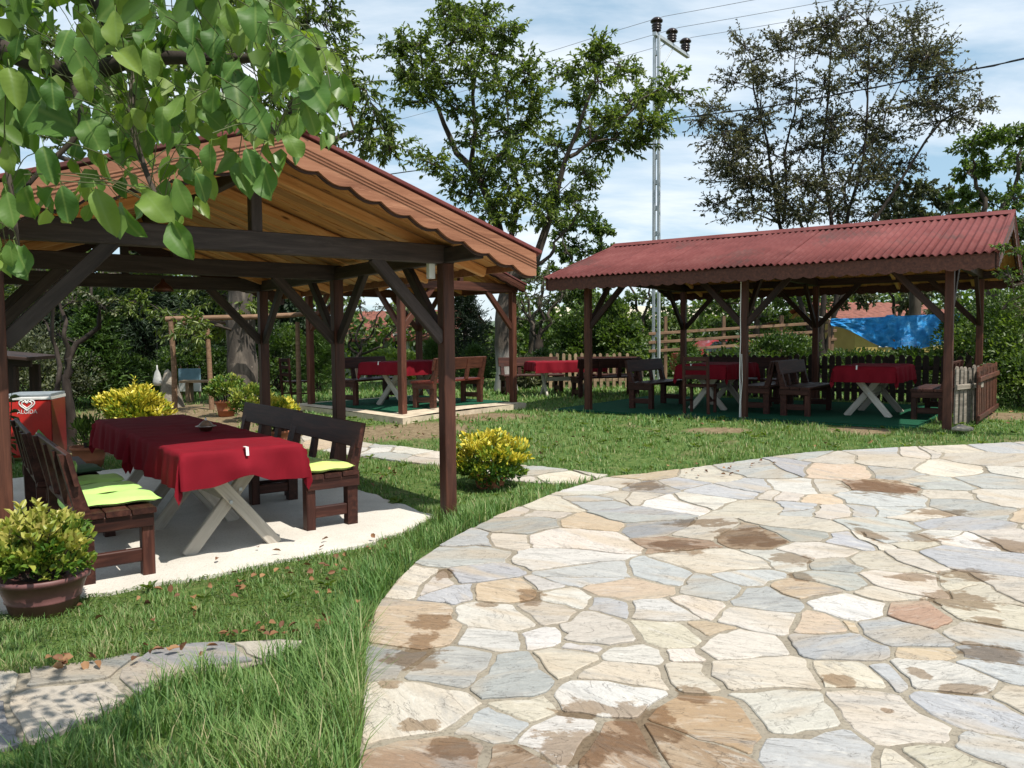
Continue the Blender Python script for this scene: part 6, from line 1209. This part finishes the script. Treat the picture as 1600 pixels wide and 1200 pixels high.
def wleaf(base, tip, nrm_v, var):
    global nleaf
    base, tip = Vector(base), Vector(tip); Y = (tip - base); L = Y.length; Y.normalize(); Z = Vector(nrm_v); Z = (Z - Y * Z.dot(Y)).normalized(); X = Y.cross(Z); mtx = Matrix((X, Y, Z)).transposed().to_4x4() @ Matrix.Scale(L / 0.10, 4); mtx.translation = base
    o = link('leaf', LV[var % 14], wt); o.matrix_basis = mtx; nleaf += 1
    k = int(np.argmin(np.linalg.norm(BP - np.array(tuple(base)), axis=1))); s = BP[k]; b = np.array(tuple(base)) - np.array(tuple(Y)) * 0.02
    if np.linalg.norm(s - b) < 0.5: PET.append((smooth_path([s, (s + b) / 2 + np.array([0, 0, 0.02]), b], 6), [0.0011] * 7))
for i, (x0, y0, x1, y1) in enumerate(SHOW):
    x1 = x0 + (x1 - x0) * 0.9; y1 = y0 + (y1 - y0) * 0.9; d0 = random.uniform(1.45, 1.65); wleaf(wd(x0, y0, d0), wd(x1, y1, d0 - random.uniform(-0.03, 0.05)), (random.gauss(0.1, 0.25), -1, random.gauss(0.55, 0.2)), i)
while nleaf < 300:
    x, y = random.uniform(-60, 545), random.uniform(-60, 440)
    if not in_poly(x, y, REG): continue
    p = math.exp(-((x - 200) / 400) ** 2)
    if y > 215 and random.random() < 0.68: continue
    d0 = random.uniform(1.6, 2.25); a = random.gauss(0.0, 0.5); L = random.uniform(0.038, 0.072); ly = L * F / d0
    wleaf(wd(x, y - ly * 0.4, d0), wd(x + math.sin(a) * ly, y - ly * 0.4 + math.cos(a) * ly, d0 + random.gauss(0, 0.05)), (random.gauss(0.15, 0.6), -0.7, random.gauss(0.5, 0.5)), random.randrange(14))
tag(tube('petioles', PET, M['leaf_stalk'] if 'leaf_stalk' in M else plain('leaf_stalk', (0.07, 0.085, 0.03), 0.6), wt, 4), kind='stuff')
# the leaves past the limit, farther back on the same boughs
P, Dv, Nv = [], [], []
while len(P) < 460:
    x, y = random.uniform(-60, 540), random.uniform(-60, 400)
    if not in_poly(x, y, REG) or (y > 200 and random.random() < 0.7): continue
    P.append(wd(x, y, random.uniform(1.7, 2.5))); a = random.gauss(0, 0.6); Dv.append((math.sin(a), random.gauss(0, 0.35), -math.cos(a))); Nv.append((random.gauss(0.15, 0.6), -0.7, random.gauss(0.5, 0.5)))
n = len(P); leaves('small_leaves', np.array(P), np.array(Dv), np.array(Nv), rng.uniform(0.04, 0.085, n), rng.uniform(0.026, 0.05, n), M['leaf_walnut'], wt, rng.uniform(0.2, 1, n), fold=0.18, curl=0.15)
# the rest of its crown, unseen; placed to dapple the lower-left ground with shade
n = 750; yy = rng.uniform(0.0, 2.5, n); P = np.stack([rng.uniform(-2.6, -0.75, n), yy, 1.75 + 0.45 * yy + rng.uniform(0.15, 1.6, n)], 1) - WB
leaves('foliage', P, rng.normal(0, 0.6, (n, 3)) + np.array([0, 0, -0.8]), rng.normal(0, 0.5, (n, 3)) + np.array([0, 0, 1]), 0.11, 0.065, M['leaf_mid'], wt, rng.uniform(0.3, 0.9, n))
# ------------------------------------------------------------------ grass and fallen leaves
def lawn_mask(x, y):
    m = ~(in_poly(x, y, TER) | in_poly(x, y, PAD1) | in_poly(x, y, PAD2) | in_poly(x, y, PATH1) | in_poly(x, y, PATH2) | in_poly(x, y, RUG3)); return m
def bare_at(x, y):
    d = np.full(np.shape(x), 9.0)
    for cx, cy, rx, ry in BARE: d = np.minimum(d, np.hypot((x - cx) / rx, (y - cy) / ry))
    return d
TALL1 = [tuple(G(*p)[:2]) for p in [(575, 1010), (560, 1260), (100, 1260), (0, 1215), (150, 1140), (260, 1075), (400, 1025), (480, 1015)]]
def scatter(n, xr, yr):
    return rng.uniform(*xr, n), rng.uniform(*yr, n)
def blades(xr, yr, dens, w0, hs, keep=None):
    n = int((xr[1] - xr[0]) * (yr[1] - yr[0]) * dens); x, y = scatter(n, xr, yr); m = lawn_mask(x, y) & (np.abs(x) < 0.70 * y + 0.35)
    b = bare_at(x, y) + 0.35 * np.sin(x * 5.1 + 2 * np.sin(y * 3)) * np.sin(y * 4.3); m &= rng.uniform(0, 1, n) < np.clip((b - 0.45) / 0.8, 0.04, 1.0)
    tuft = np.sin(x * 9.3 + 1.3 * np.sin(y * 7.1)) * np.sin(y * 8.7 + 1.1 * np.sin(x * 6.3)); m &= rng.uniform(0, 1, n) < 0.58 + 0.5 * tuft
    if keep is not None: m &= keep(x, y)
    x, y, tuft = x[m], y[m], tuft[m]; n = len(x); ed = seg_dist(x, y, TER_EDGE); near = np.clip(1 - ed / 0.42, 0, 1) * (y < 9.3); t1 = in_poly(x, y, TALL1)
    h = hs * (1 + 0.35 * tuft) + 0.10 * near ** 0.7 * np.clip((9.5 - y) / 4, 0.3, 1) + np.where(t1, 0.085, 0)
    rb = np.hypot(x + 0.45, y - 6.55); h = h + 0.07 * np.clip(1 - rb / 0.6, 0, 1)
    lf = np.sin(x * 1.7 + 1.1 * np.sin(y * 1.3)) * np.sin(y * 1.9 + 0.7 * np.sin(x * 2.1)); h = np.where(h < 0.085, h * (1 + 0.35 * lf), h)
    h = h * rng.uniform(0.45, 1.2, n); z = hgt(x, y) - 0.006; a = rng.uniform(0, 2 * np.pi, n); lean = h * rng.uniform(0.15, 0.95, n); dx, dy = np.cos(a), np.sin(a); sx, sy = -dy, dx
    w = w0 * rng.uniform(0.7, 1.3, n) * np.where(h > 0.1, 1.25, 1.0); P = np.stack([x, y, z], 1); U = np.stack([dx, dy, np.zeros(n)], 1); S = np.stack([sx, sy, np.zeros(n)], 1) * w[:, None]; Zv = np.array([0, 0, 1.0])
    V = np.stack([P - S, P + S, P - S * 0.75 + U * (lean * 0.30)[:, None] + Zv * (h * 0.55)[:, None], P + S * 0.75 + U * (lean * 0.30)[:, None] + Zv * (h * 0.55)[:, None], P + U * lean[:, None] + Zv * (h * 0.95)[:, None]], 1)
    tint = np.clip(0.40 + 0.12 * lf + 0.14 * tuft + rng.normal(0, 0.17, n) + np.where(rng.uniform(0, 1, n) < np.where(h > 0.09, 0.05, 0.13), 0.45, 0) - np.where((h > 0.1), 0.02, 0), 0, 1); return V, tint
parts = [blades((-3.2, 0.0), (2.3, 4.4), 8500, 0.0024, 0.045), blades((-4.5, 1.2), (4.4, 7.2), 5200, 0.003, 0.042), blades((-7, 8), (7.2, 11.0), 1900, 0.005, 0.05), blades((-9, 11), (11.0, 16.0), 620, 0.009, 0.06), blades((-14, 16), (16.0, 23.0), 260, 0.014, 0.08)]
V = np.concatenate([p[0] for p in parts]).reshape(-1, 3); n = len(V) // 5; tint = np.concatenate([p[1] for p in parts]); b = np.arange(n)[:, None] * 5
Fc = np.stack([b + np.array([[0, 1, 3]]), b + np.array([[0, 3, 2]]), b + np.array([[2, 3, 4]])], 1).reshape(-1, 3)
tag(npmesh('grass', V, Fc, M['grass'], None, np.repeat(tint, 3)), kind='stuff')
# clover-like ground cover among the short grass near the concrete floor
x, y = scatter(40000, (-3.2, 0.2), (3.4, 6.6)); m = lawn_mask(x, y) & ~in_poly(x, y, TALL1) & (np.abs(x) < 0.7 * y) & (np.sin(x * 6 + 2 * np.sin(y * 5)) * np.sin(y * 7) > -0.35); x, y = x[m], y[m]; n = len(x)
P = np.stack([x, y, hgt(x, y) + rng.uniform(0.004, 0.03, n)], 1)
leaves('ground_cover', P, rng.normal(0, 1, (n, 3)) * np.array([1, 1, 0.25]), np.tile([0.0, -0.15, 1.0], (n, 1)) + rng.normal(0, 0.25, (n, 3)), rng.uniform(0.008, 0.02, n), 0.007, M['leaf_mid'], None, np.clip(rng.normal(0.55, 0.2, n), 0, 1))
x, y = scatter(520, (-6, 7), (3.2, 13)); m = lawn_mask(x, y) & (np.abs(x) < 0.7 * y); x, y = x[m], y[m]; k = 7; n = len(x) * k; an = rng.uniform(0, 6.28, n); ex = rng.uniform(0.35, 1.1, n)
P = np.stack([np.repeat(x, k), np.repeat(y, k), np.repeat(hgt(x, y), k) + 0.012], 1); sz = np.repeat(rng.uniform(0.03, 0.085, len(x)), k)
leaves('lawn_weeds', P, np.stack([np.cos(an), np.sin(an), ex], 1), np.stack([-np.cos(an) * 0.5, -np.sin(an) * 0.5, np.ones(n)], 1), sz, sz * 0.33, M['leaf_mid'], None, rng.uniform(0.35, 1, n), curl=0.2)
LIT = [(390, 910, 60, 20, 14), (480, 905, 40, 15, 14), (520, 900, 45, 15, 16), (370, 1005, 30, 8, 12), (400, 995, 35, 8, 14), (440, 1003, 30, 8, 10), (560, 980, 14, 18, 26), (500, 985, 30, 8, 10), (260, 1028, 60, 8, 18), (150, 1042, 70, 6, 16), (60, 1050, 60, 6, 10), (330, 930, 60, 15, 8), (270, 940, 20, 8, 4), (610, 745, 40, 12, 14),
       (590, 750, 40, 14, 10), (880, 690, 120, 25, 26), (1060, 660, 120, 10, 30), (1100, 742, 60, 6, 22), (1150, 728, 50, 5, 14), (570, 862, 60, 10, 18), (500, 870, 60, 8, 10), (490, 1170, 8, 12, 2), (1560, 655, 40, 8, 30), (660, 690, 60, 10, 12), (740, 660, 50, 8, 16), (1290, 700, 120, 8, 12), (200, 960, 120, 30, 12), (450, 940, 120, 25, 14), (420, 870, 110, 14, 2)]
P = []
for px, py, rx, ry, n in LIT:
    for _ in range((n + 1) // 2): q = G(px + random.gauss(0, rx * 0.6), py + random.gauss(0, ry * 0.6)); P.append((q.x, q.y, q.z + 0.035 + random.uniform(0, 0.02) if lawn_mask(np.array([q.x]), np.array([q.y]))[0] else q.z + 0.045))
P = np.array(P); n = len(P); leaves('leaf_litter', P, rng.normal(0, 1, (n, 3)) * np.array([1, 1, 0.3]), rng.normal(0, 0.45, (n, 3)) + np.array([0, 0, 1.0]), rng.uniform(0.03, 0.065, n), rng.uniform(0.022, 0.042, n), M['dry_leaf'], None, rng.uniform(0.15, 1, n), fold=0.25, curl=0.12)
